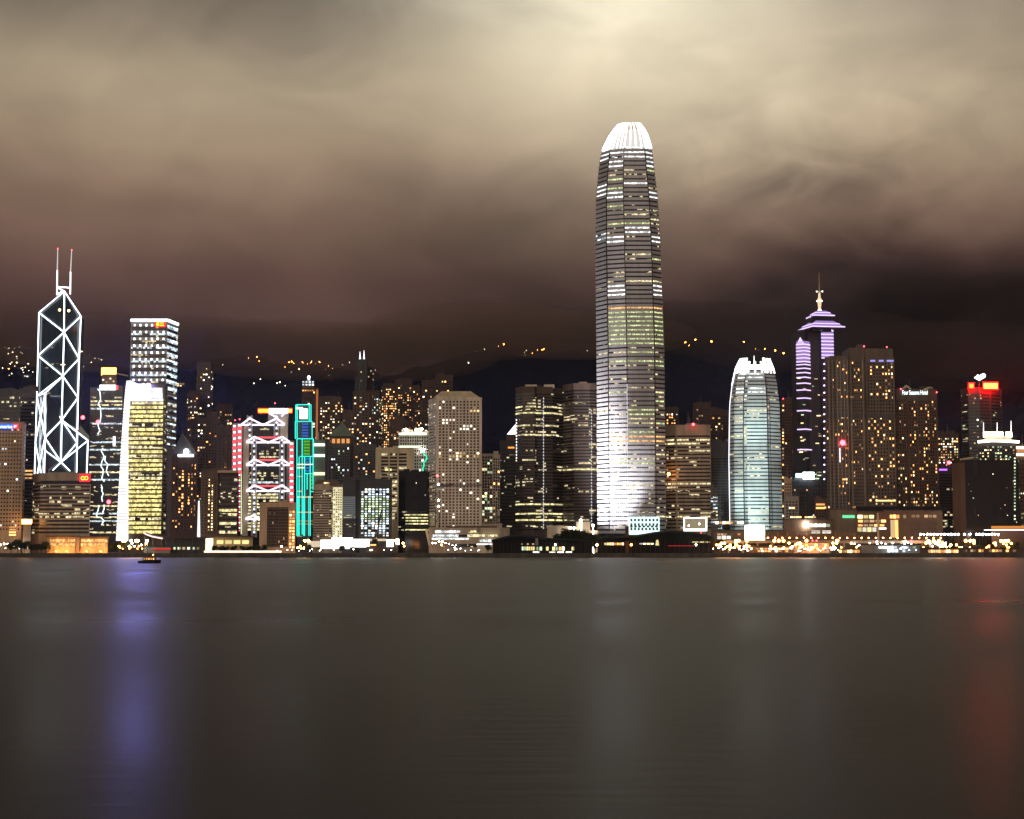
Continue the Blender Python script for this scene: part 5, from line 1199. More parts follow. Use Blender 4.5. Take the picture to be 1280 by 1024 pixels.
hill_lamps([(310.5, 449), (315, 449.4), (320.8, 450), (324.4, 451), (355.6, 457), (361, 456.6), (363.8, 456.6), (368, 456.4), (378.4, 455.4), (383.6, 455.4), (388, 455.6), (395, 456), (399.4, 456.4), (407, 460), (410.6, 460.6), (414.4, 461)], 'ho', 'small orange street lamp in the glowing string along the misty ridge', 'orange lamps strung along the ridge')
hill_lamps([(410.8, 468.6), (388.6, 455.4), (279, 461), (318.4, 482), (325, 476.4), (363.6, 465), (372.8, 464), (354.6, 473.4), (355.8, 481.8), (347.6, 484.4), (350.6, 484)], 'hw', 'small lamp alone on the dark slope under the glowing ridge string', 'single lamps on the dark slope')
hill_lamps([(595.4, 440.4), (618, 436.6), (624.4, 434.8), (628.6, 433), (666, 440.6), (673, 440), (680, 439.6), (678, 442)], 'ho', 'orange street lamp on the crest behind the beige grid tower', 'orange lamps on the crest')
hill_lamps([(605.8, 439.2), (654.6, 440.2), (657, 440.6), (586.6, 459.8), (733.6, 442), (426.6, 455.4), (436, 454.6), (468.4, 453.6), (467.6, 460)], 'hw', 'pale lamp dotted along the crest behind the office towers', 'pale lamps on the crest')
hill_lamps([(861, 432), (889, 432.2), (868, 430.4), (930, 433.4), (955, 439.4), (968.6, 443), (979, 446.6), (945, 436.6), (858, 429.6)], 'ho', 'orange street lamp on the dark hill between the two crowned skyscrapers', 'orange lamps on the dark hill')
pts = [(random.gauss(20, 12), random.gauss(447, 12)) for k in range(16)] + [(random.gauss(33, 9), random.gauss(463, 4)) for k in range(9)] + [(11.6, 459.6), (12, 438), (18, 438.6), (24, 437), (26, 440.8), (10.4, 467.4), (15, 468)]
hill_lamps([p for p in pts if -2 < p[0] < 45 and 430 < p[1] < 470], 'hw', 'warm lamp among the hillside lights beside the white triangle skyscraper', 'hillside lights by the triangle skyscraper')
hill_lamps([(104, 437), (106, 441), (104, 443.6), (110.8, 435), (118, 450), (122, 451.6), (126, 455), (105, 463), (114, 458)], 'hw', 'warm lamp on the slope between the triangle skyscraper and the orange crowned tower', 'slope lamps by the orange crowned tower')
hill_lamps([(12, 460)], 'ho', 'brightest orange lamp low on the slope beside the triangle skyscraper', 'bright slope lamp')
def house(label, px, py, w_, rows, mt):
    p, yy = on_hill(px, py + 4); s = thing('hillside_house', label, 'house', (p.x, p.y, p.z - 2), None)
    k = PX(yy); q = MB(); q.box(p.x - w_ / 2 * k, p.x + w_ / 2 * k, p.y, p.y + 14, p.z - 3, p.z + (rows * 2.6 + 1) * k); q.build('wall', W['tan_dk'], s)
    q = MB(); q.box(p.x - w_ / 2 * k - 1, p.x + w_ / 2 * k + 1, p.y - 1, p.y + 15, p.z + (rows * 2.6 + 1) * k, p.z + (rows * 2.6 + 1.6) * k); q.build('roof', W['roof'], s)
    for r in range(rows):
        for c in range(max(1, int(w_ / 3.2))):
            if random.random() < .75:
                q = MB(); x = p.x - w_ / 2 * k + (c + .5) * 3.2 * k; z = p.z + (r * 2.6 + 1.4) * k; q.box(x - 1.0 * k, x + 1.0 * k, p.y - .5, p.y + .3, z - .8 * k, z + .7 * k); q.build('window', E[mt], s)
house('small lit house on the slope beside the square skyscraper', 226, 480, 10, 2, 'warm')
house('white lit house glowing among the hillside lamps at the far left', 30, 468, 14, 1, 'white')
house('lit villa on the ridge under the orange lamp string', 411, 471, 9, 1, 'white')
house('pale villa on the crest above the twin banded towers', 656, 442, 9, 1, 'dim')

# ------------------------------------------------------------------ trees
random.seed(71)
leafm = wallmat('tree_foliage', (.035, .055, .02), .8, 0, .6, .2); barkm = wallmat('tree_bark', (.05, .035, .025), .9)
def tree_proto(seed):
    rn = random.Random(seed); r = bpy.data.objects.new('tree', None); col.objects.link(r)
    q = MB(); q.tube((0, 0, 0), (0, 0, 3.4), .32, .22, 7)
    cl = []
    for k in range(13):
        a = rn.uniform(0, 6.28); rr = rn.uniform(.6, 3.2); c = Vector((rr * math.cos(a), rr * math.sin(a), rn.uniform(4.2, 8.6) - rr * .25)); cl.append((c, rn.uniform(1.1, 2.0)))
        q.tube((0, 0, rn.uniform(2.4, 3.4)), c, .13, .05, 5)
    q.build('trunk', barkm, r); q = MB()
    for c, rad in cl:
        for j in range(130):
            d = Vector((rn.gauss(0, 1), rn.gauss(0, 1), rn.gauss(0, .8))).normalized() * rad * rn.uniform(.35, 1.1); p = c + d
            u = Vector((rn.gauss(0, 1), rn.gauss(0, 1), rn.gauss(0, 1))).normalized(); v_ = u.orthogonal().normalized(); e = rn.uniform(.26, .46); q.quad(p - u * e, p - v_ * e * .7, p + u * e, p + v_ * e * .7)
    q.build('crown', leafm, r); return r
protos = [tree_proto(s_) for s_ in (1, 2, 3)]; first = [True] * 3
def trees(spots, label, group):
    for px, Y, sc_ in spots:
        k = random.randrange(3); loc = (P(px, 690, Y).x, Y, GZ - .1)
        if first[k]: o_ = protos[k]; o_.location = loc; first[k] = False
        else: o_ = dup(protos[k], loc)
        o_.rotation_euler = (0, 0, random.uniform(0, 6.28)); o_.scale = (sc_ * random.uniform(.95, 1.15), sc_, sc_ * random.uniform(.9, 1.1)); o_['label'] = label; o_['category'] = 'tree'; o_['group'] = group
trees([(x, random.uniform(1372, 1382), random.uniform(.8, 1.15)) for x in (14, 22, 30, 39, 46, 52, 57)], 'dark leafy tree in the clump beside the orange lit low hall', 'trees beside the orange lit hall')
trees([(x, random.uniform(1376, 1390), random.uniform(.7, 1.0)) for x in (139, 144, 150, 160, 172)], 'dark small tree between the orange lit hall and the dark pavilion', 'trees between hall and pavilion')
trees([(x, 1396, random.uniform(.7, .9)) for x in (268, 276, 284, 293, 303, 312, 320, 331)], 'tree in the planted row behind the white light strip', 'trees behind the white light strip')
trees([(x, random.uniform(1388, 1396), s_) for x, s_ in ((686, 1.3), (695, 1.7), (703, 2.0), (710, 2.3), (718, 2.35), (726, 2.3), (733, 2.0), (739, 1.8), (744, 1.4), (706, 1.8), (722, 1.9))], 'tall black tree in the clump between the two piers', 'trees between the two piers')
trees([(x, 1425, random.uniform(1.0, 1.4)) for x in (903, 922, 930, 938, 946, 957, 965, 975, 990)], 'dark tree on the terrace below the shorter crowned skyscraper', 'trees below the shorter crowned skyscraper')
trees([(x, 1390, random.uniform(.8, 1.1)) for x in (1226, 1240, 1252, 1258, 1268)], 'dark tree with lights behind at the foot of the black block', 'trees at the foot of the black block')
trees([(x, 1378, random.uniform(.6, .85)) for x in (386, 400, 428, 440, 610, 626)], 'low dark tree along the central promenade', 'trees along the central promenade')

# ------------------------------------------------------------------ low waterfront buildings
s = thing('pavilion', 'dark flat roofed pavilion beside a red and white canopy at the water', 'pavilion', P(231, 692, 1372))
q = MB(); block(q, 206, 256, 672.6, 692, 1376, 20, zb=GZ); q.build('wall', W['dark'], s)
q = MB(); block(q, 204, 258, 671.4, 673, 1372, 26); q.build('roof', W['brown'], s)
for x in range(208, 257, 8):
    q = MB(); block(q, x, x + 1.2, 673, 691, 1375, .8, zb=GZ); q.build('column', W['tan_dk'], s)
for k, x in enumerate(range(210, 252, 6)):
    q = MB(); block(q, x, x + 3.4, 684, 687, 1375.6, .5); q.build('window', E['green' if k % 3 else 'dim'], s)
s = thing('tent', 'white canopy with a red trailing edge beside the dark pavilion', 'canopy', P(192, 690, 1378))
q = MB(); pts_ = [P(x, y, 1376) for x, y in ((180, 666.6), (184, 668.6), (190, 670.8), (197, 672.2), (203, 673.4))]
for a, c in zip(pts_, pts_[1:]): q.quad(a, c, c + Vector((0, 9, 1.2)), a + Vector((0, 9, 1.2))); q.quad(a + Vector((0, 9, .9)), c + Vector((0, 9, .9)), c - Vector((0, 0, .35)), a - Vector((0, 0, .35)))
q.build('canopy', W['white'], s); q = MB()
for a, c in zip(pts_, pts_[1:]): q.tube(a, c, .55, n=5)
q.build('canopy_light', emis('canopy_pink', (1, .55, .48), 2.6, True), s)
for x, y in ((181, 668), (191, 672), (202, 674)):
    q = MB(); q.tube((P(x, y, 1379).x, 1379, GZ), P(x, y, 1379), .2); q.build('post', W['grey'], s)
s = thing('kiosk_hall', 'low grey hall with a red fascia beside the dark pavilion', 'hall', P(193, 691, 1366))
q = MB(); block(q, 180, 213, 683, 692, 1366, 8, zb=GZ); q.build('wall', W['grey'], s); q = MB(); block(q, 192, 214, 685.6, 687.6, 1365.2, .9); q.build('fascia', emis('fascia_red', (1, .05, .03), .7), s); q = MB(); block(q, 179, 214, 682, 683.2, 1365, 10); q.build('roof', W['roof'], s)
s = thing('glass_pavilion', 'low pavilion with amber windows above a green hedge line', 'pavilion', P(292, 690, 1420))
q = MB(); block(q, 262, 316, 671.6, 690, 1424, 20, zb=GZ); q.build('wall', W['tan'], s)
q = MB(); block(q, 260, 318, 670, 671.8, 1420, 26); q.build('roof', W['tan_dk'], s)
for k in range(4):
    q = MB(); x = 271 + k * 10.6; block(q, x, x + 8.2, 675.4, 680, 1423.4, .6); q.build('window', E['yellow'], s)
q = MB(); block(q, 256, 266.4, 673, 690, 1399, 10, zb=GZ); q.build('lit_gable', emis('gable_glow', (1, .82, .45), 2.6, True), s)
s = thing('light_strip', 'long white strip of light along the promenade in front of the amber windowed pavilion', 'light strip', P(300, 690, 1362))
q = MB(); block(q, 255, 352, 688.6, 690.6, 1362, .8); q.build('strip_lamp', emis('strip_white', (1, .90, .62), 2.4, True), s); q = MB(); block(q, 255, 352, 690.6, 691.6, 1362, 1.2, zb=GZ); q.build('parapet', W['cream'], s)
s = thing('hoarding', 'long dazzling white hoarding with glowing panels on the central waterfront', 'hoarding', P(440, 688, 1386))
wl = emis('hoarding_white', (1, .97, .90), 4.2, True)  # panels emit: their floodlighting is put into the surface
for x0, x1, y0, y1 in ((400.6, 414, 675, 686), (414.4, 441, 672.2, 686), (441.4, 462, 674, 684), (483, 492, 674.4, 683.6), (494.6, 499, 673.6, 681)):
    q = MB(); block(q, x0, x1, y0, y1, 1386, 1.2); q.build('lit_panel', wl, s)
for x0, x1, y0, y1 in ((384, 400.4, 676.4, 684), (462.2, 482.6, 673.6, 676.4)):
    q = MB(); block(q, x0, x1, y0, y1, 1386.4, 1.2); q.build('dim_panel', emis('hoarding_dim', (1, .80, .55), .8), s)
for x in range(386, 498, 9):
    q = MB(); block(q, x, x + .8, 676, 690, 1387.4, .6, zb=GZ); q.build('post', W['dark'], s)
s = thing('dump_barge', 'orange brown works barge moored under the dark crawler crane', 'barge', P(469, 691, 1372))
q = MB(); block(q, 458, 482, 683, 692, 1372, 7, zb=GZ); block(q, 462, 472, 679.6, 683.2, 1373, 5); q.build('hull', W['tan_dk'], s); q = MB(); block(q, 463, 470, 680.6, 682, 1372.6, .4); q.build('window', E['orange'], s)
s = thing('crawler_crane', 'dark crawler crane with a raised jib before the glowing window grid', 'crane', P(468, 690, 1380))
q = MB(); block(q, 465, 472, 674, 680, 1380, 5); q.build('cab', W['black'], s); q = MB(); q.tube(P(469, 676, 1381), P(477, 638, 1381), .7, .5, 4); q.build('jib', W['black'], s); q = MB(); q.tube(P(468, 676, 1381), P(463, 668, 1381), .4, n=4); q.tube(P(463, 668, 1381), P(477, 638, 1381), .12, n=4); q.build('mast', W['black'], s)
q = MB(); block(q, 463.6, 473.4, 680, 684, 1380, 6, zb=GZ); q.build('tracks', W['black'], s)

def pier(name, label, x0, x1, roof, r_wall, Y, lit_rows, ncol, cat='pier'):
    s = thing(name, label, cat, P((x0 + x1) / 2, 692, Y).xy.to_3d() + Vector((0, 0, 1)))
    q = MB(); block(q, x0 + 2, x1 - 2, r_wall, 692, Y + 3, 26, zb=GZ); q.build('wall', W['pierdark'], s)
    q = MB(); p = [P(x, y, Y + 2) for x, y in roof]
    for a, c in zip(p, p[1:]):
        up = Vector((0, 13, 1.5)); q.quad(a, c, c + up, a + up); q.quad(a + up, c + up, c + up + Vector((0, 16, -2)), a + up + Vector((0, 16, -2)))
    base = P(0, r_wall, Y).z
    q.poly([Vector((v.x, Y + 2, v.z)) for v in p] + [Vector((p[-1].x, Y + 2, base)), Vector((p[0].x, Y + 2, base))][0:2])
    q.build('roof', W['slate'], s)
    q = MB(); block(q, x0, x1, 691.4, 694.6, Y - 4, 34, zb=.6); q.build('deck', W['pierdark'], s)
    for k in range(ncol + 1):
        q = MB(); x = x0 + 1 + (x1 - x0 - 2) * k / ncol; block(q, x - .25, x + .25, r_wall + .5, 692, Y,   .6); q.build('column', W['dark'], s)
    for (a, c, y0, y1, n_, mt) in lit_rows:
        for k in range(n_):
            if random.random() < .86:
                q = MB(); w_ = (c - a) / n_; block(q, a + k * w_ + w_ * .12, a + (k + 1) * w_ - w_ * .12, y0, y1, Y + 2.2, .6); q.build('window', E[mt] if not isinstance(mt, tuple) else E[random.choice(mt)], s)
    return s
random.seed(73)
s = pier('pier_building', 'dark ferry pier with a row of yellow windows nearest the beige podium', 614, 742, [(614, 677), (636, 671.4), (645, 670.2), (664, 671.6), (690, 675), (742, 677)], 676, 1356, [(652, 669, 683.4, 688, 6, ('yellow', 'green')), (670, 722, 683.6, 688.2, 13, ('yellow', 'warm', 'green')), (651, 668, 679.4, 681, 5, 'dim'), (665, 716, 689.6, 691, 5, 'white')], 26)
q = MB(); q.tube(P(671, 681.6, 1357), P(671, 673, 1357), 1.5, 1.0, 6); q.build('turret', W['grey'], s)
s = pier('pier_building', 'dark humped ferry pier with a red line of light below the tallest skyscraper', 745, 893, [(745, 674), (758, 672.2), (790, 671.8), (806, 669.4), (820, 667), (834, 665.6), (846, 665), (868, 667), (884, 669.4), (893, 673)], 676, 1356, [(755, 780, 678.6, 681.4, 8, ('warm', 'orange', 'warm')), (799, 822, 679, 680.6, 5, ('white', 'orange')), (865, 888, 677, 678.4, 9, ('warm', 'yellow'))], 24)
q = MB(); block(q, 835, 867, 682, 682.8, 1355, .4); q.build('red_light_line', emis('line_red', (1, .05, .06), .5), s)
q = MB(); block(q, 781.6, 786, 658, 676, 1358, 4, zb=GZ); q.build('chimney', W['maroon'], s)
q = MB(); q.tube(P(821.6, 682, 1354), P(821.6, 675, 1354), 1.6, .9, 8); q.build('lamp_turret', E['yellow'], s)
G_ = 'lamps at the ends of the two dark piers'
for px, py, k in ((746.4, 680, 'so'), (745.8, 687, 'sw'), (789, 679.6, 'so'), (694, 677.6, 'sw'), (870, 684, 'sw'), (1, 689, 'sw')):
    p = P(px, 692, 1352); put_lamp(k, (p.x, 1352, GZ), 'bright single lamp on the quay at a dark pier end' if px > 20 else 'bright white lamp on the quay beside the dark tree clump', G_ if px > 20 else None or 'lamp beside the dark tree clump')

# right hand waterfront
s = thing('lit_billboard', 'blazing cream billboard on the quay below the shorter crowned skyscraper', 'billboard', P(943, 684, 1405))
q = MB(); block(q, 931, 956, 656.6, 676.4, 1405, 1.4); q.build('panel', emis('billboard_cream', (1, .90, .66), 4.0, True), s)
for x in (934, 943, 952):
    q = MB(); q.tube((P(x, 0, 1407).x, 1407, GZ), P(x, 658, 1407), .45); q.build('post', W['dark'], s)
q = MB(); block(q, 930.4, 956.6, 676.4, 677.4, 1404.6, 2); q.build('frame', W['dark'], s)
def hall(name, label, x0, x1, top, Y, wall, rows, dp=20, cat='building', roofm='roof'):
    s = thing(name, label, cat, P((x0 + x1) / 2, 690, Y).xy.to_3d() + Vector((0, 0, GZ)))
    q = MB(); block(q, x0, x1, top, 690, Y, dp, zb=GZ); q.build('wall', W[wall], s); q = MB(); block(q, x0 - .8, x1 + .8, top - 1, top, Y - 1, dp + 2); q.build('roof', W[roofm], s)
    for a, c, y0, y1, n_, mts, pr in rows:
        for k in range(n_):
            if random.random() < pr:
                q = MB(); w_ = (c - a) / n_; block(q, a + k * w_ + w_ * .1, a + (k + 1) * w_ - w_ * .1, y0, y1, Y - .5, .7); q.build('window', E[random.choice(mts)], s)
    return s
hall('podium_hall', 'terraced hall with small lights behind the cream billboard', 892, 980, 664, 1430, 'tan_dk', [(894, 930, 652, 655, 8, ('orange', 'white'), .7), (892, 930, 667, 669, 9, ('orange', 'dim'), .5), (896, 914, 670, 674, 3, ('white',), .8)], 18)
hall('podium_hall', 'dark podium with a long white lit window strip beside the black block', 980, 1041, 650, 1436, 'tan_dk', [(1012, 1038, 655, 658.6, 5, ('green', 'white'), .9), (1013, 1040, 663.4, 666.8, 2, ('white',), 1), (984, 1020, 645.6, 647.4, 10, ('orange', 'warm'), .7), (985, 1000, 664, 666, 4, ('orange',), .5)], 18)
q = MB(); q.ball(P(1008, 656, 1433), 2.6); o_ = q.build('globe', LAMP['white']); tag(o_, 'large white globe light hanging before the dark podium', 'lamp')
hall('podium_block', 'tan podium with a green lit sign strip below the grey brown tower', 1038, 1071, 637, 1442, 'umber', [(1053, 1062, 644.2, 647, 2, ('green',), 1)], 26)
q = MB(); block(q, 1053, 1068.6, 644, 647.6, 1440.8, .8); o_ = q.build('sign_panel', emis('sign_green', (.22, 1, .48), 1.0)); o_.name = 'shop_sign'; tag(o_, 'green lit sign strip on the tan podium wall', 'sign')
s = hall('mall', 'broad tan mall with rows of glowing shop windows over the flyover', 1071, 1104, 640, 1440, 'tan_dk', [(1071.6, 1093, 644, 648, 3, ('yellow', 'warm'), 1), (1072, 1108, 650, 653, 5, ('dim', 'orange'), .9), (1072, 1106, 655.6, 658, 5, ('orange', 'dim'), .9), (1071.4, 1096, 659.4, 664.8, 4, ('white', 'yellow'), 1), (1097, 1109, 659.6, 661.8, 1, ('white',), 1)], 26)
s = hall('mall', 'long tan mall wing with recessed dark galleries and orange lights', 1104.6, 1178, 638.6, 1446, 'tan_dk', [(1112, 1133, 643.6, 648, 5, ('dim', 'orange'), .8), (1113, 1133, 650, 672, 4, ('dim', 'orange'), .6), (1139, 1171, 643.6, 647, 6, ('dim', 'orange', 'dim'), .95)], 26)
for y in (652, 660):
    q = MB(); block(q, 1138, 1172, y, y + 5.6, 1445.4, .7); q.build('gallery', W['brown'], s)
q = MB(); block(q, 1096.6, 1098.4, 641, 676, 1437, 2, zb=GZ); q.build('column', W['tan'], s)
s = hall('black_terminal', 'dark strip of terminal roof between the grey brown tower and the mall', 1070, 1176, 633.6, 1460, 'black', [], 20)
for nm, lb, x0, x1, top, Y, wl_ in (('small_block', 'tan slab end with lit dots beside the shorter crowned skyscraper', 980.6, 990, 599.5, 1530, 'tan'), ('small_block', 'small grey block with a banded top beside the tan slab end', 981, 998.6, 622, 1475, 'grey'), ('small_block', 'little pink block with two rows of lit windows before the violet banded tower', 1019, 1034, 625, 1470, 'tan_dk')):
    T = Tower(nm, lb, Y, chain(x0, x1), top, W[wl_], 14); T.grid(0, 4, 3.6, .6, .5, r0=top + 4, r1=655, lit=.08, mats=('white', 'orange'))
    if 'pink' in lb:
        for y in (629.6, 634):
            q = MB(); block(q, 1020, 1031, y, y + 2.2, Y - 1, .6); q.build('lit_window_band', E['orange'], T.root)
    T.done()
# elevated road
s = thing('flyover', 'elevated road deck running along the waterfront under orange lamps', 'flyover', (P(1030, 680, 1385).x, 1385, GZ))
q = MB(); block(q, 905, 1180, 676.6, 679, 1384, 14); q.build('deck', W['beige'], s); q = MB(); block(q, 905, 1180, 675.4, 676.6, 1383.7, .5); q.build('parapet', W['grey'], s)
for x in range(910, 1180, 18):
    q = MB(); block(q, x, x + 2, 679, 690, 1388, 3, zb=GZ); q.build('pier', W['beige'], s)
s = thing('footbridge', 'covered footbridge crossing above the flyover toward the mall', 'footbridge', (P(1000, 680, 1402).x, 1402, GZ))
q = MB(); block(q, 956, 1075, 669, 672.4, 1402, 5); q.build('deck', W['tan_dk'], s); q = MB(); block(q, 956, 1075, 664.4, 665.4, 1401.6, 6); q.build('roof', W['tan_dk'], s)
for x in range(960, 1076, 12):
    q = MB(); block(q, x, x + .8, 665, 669.2, 1402, .6); q.build('post', W['grey'], s)
    if x % 36 == 0:
        q = MB(); block(q, x, x + 1.8, 672, 690, 1403, 2, zb=GZ); q.build('pier', W['tan_dk'], s)
random.seed(83)
hall('ferry_shed', 'orange lit ferry shed with a bright white strip below the cream billboard', 936, 992, 683, 1362, 'tan_dk', [(944, 992, 685, 687.2, 9, ('white', 'warm', 'orange'), .95), (938, 990, 688, 690, 12, ('orange', 'white', 'orange'), .8)], 14)
hall('ferry_shed', 'amber lit two storey ferry shed on the quay before the footbridge', 992.6, 1036, 678.6, 1366, 'tan', [(994, 1034, 680, 683, 10, ('orange', 'orange', 'dim'), .9), (994, 1034, 685, 688, 12, ('yellow', 'orange', 'dim'), .7)], 12)
hall('ferry_shed', 'low shed with orange windows beside the brightest orange quay lamp', 1048, 1076, 686, 1360, 'tan_dk', [(1049, 1075, 687.6, 691, 8, ('orange', 'warm'), .95)], 10)
hall('ferry_shed', 'long pale shed roofed in grey with cool white lights', 1076, 1150, 681.4, 1364, 'grey', [(1098, 1150, 683, 685.6, 11, ('cool', 'white', 'green'), .7), (1100, 1146, 686.6, 690.4, 10, ('cool', 'cool', 'green'), .6)], 14)
hall('ferry_shed', 'long orange windowed shed beneath the row of white mast lamps', 1150, 1228, 685.4, 1360, 'tan_dk', [(1160, 1198, 687.4, 691, 12, ('orange', 'orange', 'warm'), 1), (1206, 1230, 687, 690, 7, ('orange', 'dim'), .9)], 12)
hall('ferry_shed', 'dim shed with a few orange panes at the right end of the quay', 1229, 1290, 686, 1364, 'tan_dk', [(1231, 1270, 687, 690, 9, ('dim', 'orange'), .8)], 12)
s = thing('terminal_roof', 'flat terminal with an orange fascia over a white light line near the black block', 'building', P(1262, 680, 1410).xy.to_3d() + Vector((0, 0, GZ)))
q = MB(); block(q, 1240, 1300, 661.6, 690, 1412, 20, zb=GZ); q.build('wall', W['brown'], s); q = MB(); block(q, 1239, 1300, 657.6, 661.2, 1409, 1.6); q.build('fascia', emis('fascia_orange', (1, .35, .06), .75), s); q = MB(); block(q, 1230, 1300, 662, 663.2, 1408, 1); q.build('light_line', NEON['soft'], s)

random.seed(91)
def row(xs, key, Y, label, group, jz=0, sc_=1.0, jy=1):
    for x in xs: put_lamp(key, (P(x, 690, Y).x, Y + random.uniform(-3, 9) * jy, GZ + jz), label, group, sc_ * random.choice((.55, .7, .85, 1.0, 1.2, 1.5) if jy else (1,)))
row([1151 + k * 4.3 for k in range(12)] + [1206, 1213] + [1221 + k * 3.9 for k in range(8)], 'ms', 1395, 'white lamp in the dazzling row above the orange windowed shed', 'row of white mast lamps', jy=0)
row([1161 + k * 3.6 for k in range(10)] + [1204, 1215], 'sw', 1368, 'white street lamp in the lower row above the orange windowed shed', 'lower row of white lamps')
row([896 + random.uniform(0, 42) for k in range(26)], 'so', 1354, 'orange street lamp in the crowd of lights before the cream billboard', 'lamps before the cream billboard')
row([880 + random.uniform(0, 60) for k in range(24)], 'sg', 1362, 'white globe lamp in the crowd of lights beside the humped pier', 'globe lamps beside the humped pier')
row([924], 'ms', 1392, 'brightest lamp beside the foot of the cream billboard', 'lamp beside the cream billboard', -8, 1.3)
row([1046.6, 1048.6], 'so', 1360, 'brightest orange lamp on the quay between two ferry sheds', 'bright orange quay lamp', 0, 1.5)
row([960 + k * 9 for k in range(25)], 'so', 1391, 'orange street lamp standing along the elevated road deck', 'lamps along the elevated road', 8.2, .7, jy=0)
row([1010, 1016, 1022, 1030, 1096, 1140], 'sr', 1380, 'red signal lamp glowing under the footbridge', 'red signal lamps', 5)
row([1100 + random.uniform(0, 50) for k in range(14)], 'sc', 1358, 'cool white globe lamp in front of the long pale shed', 'globe lamps by the pale shed')
row([1238 + random.uniform(0, 30) for k in range(12)], 'so', 1384, 'small orange lamp among the trees under the orange fascia', 'lamps under the orange fascia')
row([2 + k * 4.1 for k in range(9)], 'sg', 1390, 'white globe lamp in the string below the tan office block', 'globe lamps below the tan block', 2)
row([146 + random.uniform(0, 40) for k in range(16)], 'so', 1368, 'orange street lamp between the orange lit hall and the dark pavilion', 'lamps between hall and pavilion')
row([160 + random.uniform(0, 26) for k in range(7)], 'sw', 1362, 'white street lamp on the quay before the golden banded tower', 'lamps before the golden tower')
row([372 + random.uniform(0, 14) for k in range(7)], 'so', 1378, 'orange street lamp at the foot of the tan slab block', 'lamps at the slab block')
row([346, 352, 358, 364], 'sg', 1366, 'globe lamp at the end of the white light strip', 'globe lamps by the light strip')
row([540 + k * 4.2 for k in range(8)], 'sg', 1372, 'white globe lamp in the row under the beige podium', 'globe lamps under the podium', 4)
row([494.6, 497, 504, 505, 552], 'so', 1374, 'orange lamp at the foot of the black block with yellow windows', 'lamps at the black glass block')
row([833 + k * 3.6 for k in range(14)], 'sr', 1424, 'red lamp in the line beneath the white framed screen', 'red lamps beneath the screen', 10)

# ------------------------------------------------------------------ the ferry under way
YB_ = 830
s = thing('ferry', 'small dark ferry with an orange lit cabin crossing the violet reflection', 'boat', P(186, 704, YB_).xy.to_3d() + Vector((0, 0, 0)))
k = PX(YB_); x0 = P(172, 700, YB_).x
q = MB(); hl = [(0, 0), (1.5, -1.6), (9, -1.9), (12.2, 0), (9, 1.9), (1.5, 1.6)]
i = len(q.v); q.v += [Vector((x0 + a * .95 + .3, YB_ + b2 * .8, -.4)) for a, b2 in hl] + [Vector((x0 + a, YB_ + b2, 1.3 + .05 * a)) for a, b2 in hl]
for j in range(6): q.f.append((i + j, i + (j + 1) % 6, i + 6 + (j + 1) % 6, i + 6 + j)); q.m.append(0)
q.f.append(tuple(i + 6 + j for j in range(6))); q.m.append(0); q.build('hull', W['black'], s)
q = MB(); q.box(x0 + 3, x0 + 9.4, YB_ - 1.3, YB_ + 1.3, 1.5, 3.0); q.build('cabin', W['dark'], s)
q = MB(); q.box(x0 + 2.4, x0 + 10, YB_ - 1.6, YB_ + 1.6, 3.0, 3.2); q.build('roof', W['tan'], s)
for j in range(5):
    q = MB(); q.box(x0 + 3.4 + j * 1.2, x0 + 4.0 + j * 1.2, YB_ - 1.36, YB_ - 1.28, 2.0, 2.7); q.build('window', E['orange'], s)
q = MB(); q.tube((x0 + 8, YB_, 3.2), (x0 + 8, YB_, 4.4), .08); q.build('mast', W['dark'], s)
q = MB(); q.ball((x0 + 8, YB_, 4.4), .22); q.build('lamp', LAMP['orange'], s)
random.seed(97)
row([985 + random.uniform(0, 70) for k in range(22)], 'sg', 1352, 'white globe lamp on the quay in front of the amber ferry shed', 'globe lamps before the amber shed')
row([960 + random.uniform(0, 110) for k in range(26)], 'so', 1355, 'orange street lamp on the quay in front of the amber ferry shed', 'orange lamps before the amber shed')
row([1060 + random.uniform(0, 90) for k in range(22)], 'sg', 1374, 'white globe lamp behind the long pale shed', 'globe lamps behind the pale shed', 4)
row([1150 + random.uniform(0, 115) for k in range(26)], 'so', 1372, 'orange street lamp behind the long orange windowed shed', 'orange lamps behind the orange windowed shed')
row([370 + random.uniform(0, 120) for k in range(14)], 'sg', 1366, 'globe lamp in front of the dazzling white hoarding', 'globe lamps before the hoarding')
row([560 + random.uniform(0, 40) for k in range(9)], 'sc', 1362, 'cool globe lamp on the quay before the beige podium', 'globe lamps before the podium')

# ------------------------------------------------------------------ pieces of a part go under that part
UNDER = dict(lettering=('sign_panel', 'rail'), emblem=('sign_panel', 'sign_face', 'sign_back'), emblem_stripe=('emblem',), sign_face=('sign_back',), sign_end=('sign_panel',), sign_side=('sign_panel',), mast_lamp=('mast',), mast=('mast_base',), beacon=('mast', 'plant_room', 'upper_storeys', 'parapet'),
    crown_fin=('crown_shell',), crown_window=('crown_block',), crown_cap=('crown_block',), finial=('pointed_roof',), lens=('housing',), canopy_light=('canopy',), eave_light=('flared_roof', 'crown'), fin_ribs=('lit_fin',), lobby_window=('lobby_glass',), lobby_mullions=('lobby_glass',),
    cap_joint=('sloped_cap',), lit_arch=('attic',), spire_pole=('spire_stem',), spire_cross=('spire_stem',), spire_collar=('spire_stem',), lamp_head=('pole',), upper_roof=('lantern_storey',), jib=('mast',))
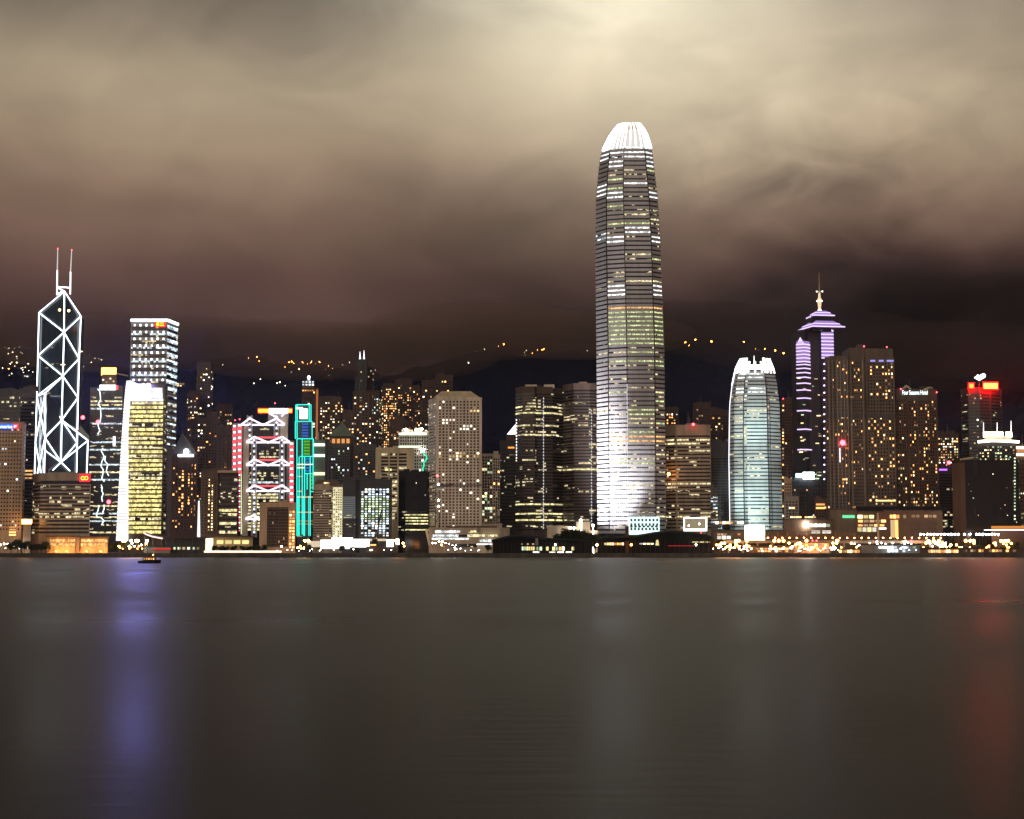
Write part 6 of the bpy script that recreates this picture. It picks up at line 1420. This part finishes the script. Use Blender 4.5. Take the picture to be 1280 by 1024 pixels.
for r in [o for o in col.objects if o.parent is None]:
    kids = list(r.children)
    for o in kids:
        for want in UNDER.get(o.name.split('.')[0], ()):
            c = [k for k in kids if k.name.split('.')[0] == want and k.parent is r and k is not o and not any(x for x in o.children_recursive if x is k)]
            if c and o.parent is r:
                def mid_of(x): return sum((Vector(v) for v in x.bound_box), Vector()) / 8
                o.parent = min(c, key=lambda k: (mid_of(k) - mid_of(o)).length); break
HZD = 3.2e-5
hm = bpy.data.materials.new('haze_air'); hm.use_nodes = True; t = hm.node_tree; t.nodes.clear()
o = t.nodes.new('ShaderNodeOutputMaterial'); v = t.nodes.new('ShaderNodeVolumePrincipled'); t.links.new(v.outputs[0], o.inputs['Volume'])
v.inputs['Color'].default_value = (.66, .72, 1, 1); v.inputs['Density'].default_value = HZD; v.inputs['Anisotropy'].default_value = .9
q = MB(); q.box(-4000, 4000, -80, 2800, -5, 520); hz_ = q.build('haze', hm, kind='stuff')

# low cloud lying on the ridge, beyond the hazy city air
cm = bpy.data.materials.new('low_cloud_vapour'); cm.use_nodes = True; t = cm.node_tree; t.nodes.clear()
o = t.nodes.new('ShaderNodeOutputMaterial'); v = t.nodes.new('ShaderNodeVolumePrincipled'); t.links.new(v.outputs[0], o.inputs['Volume'])
v.inputs['Color'].default_value = (.56, .38, .30, 1); v.inputs['Density'].default_value = .0034; v.inputs['Anisotropy'].default_value = .3  # orange city glow is put into the vapour's colour
cm2 = cm.copy(); cm2.name = 'unlit_cloud_vapour'; v2 = [n for n in cm2.node_tree.nodes if n.type == 'PRINCIPLED_VOLUME'][0]; v2.inputs['Color'].default_value = (.20, .14, .14, 1); v2.inputs['Density'].default_value = .0024  # darker copy: the missing glow over the right ridge is put into colour
for px, row, Y, rx, rz, ry in ((-20, 424, 3250, 330, 62, 180), (130, 428, 3240, 260, 60, 170), (250, 430, 3230, 240, 52, 170), (370, 438, 3230, 270, 60, 180), (490, 440, 3230, 230, 60, 170), (600, 414, 3240, 240, 58, 180), (720, 420, 3240, 250, 46, 170), (860, 410, 3250, 260, 52, 170), (1010, 426, 3240, 280, 64, 180), (1180, 446, 3240, 330, 70, 180), (1340, 452, 3240, 260, 66, 170)):
    c = P(px, row, Y); q = MB(); q.ball((0, 0, 0), 1, 0, 28, 16); q.v = [Vector((c.x + p.x * rx, c.y + p.y * ry, c.z + p.z * rz)) for p in q.v]; q.build('low_cloud', cm if px < 800 else cm2, kind='stuff')
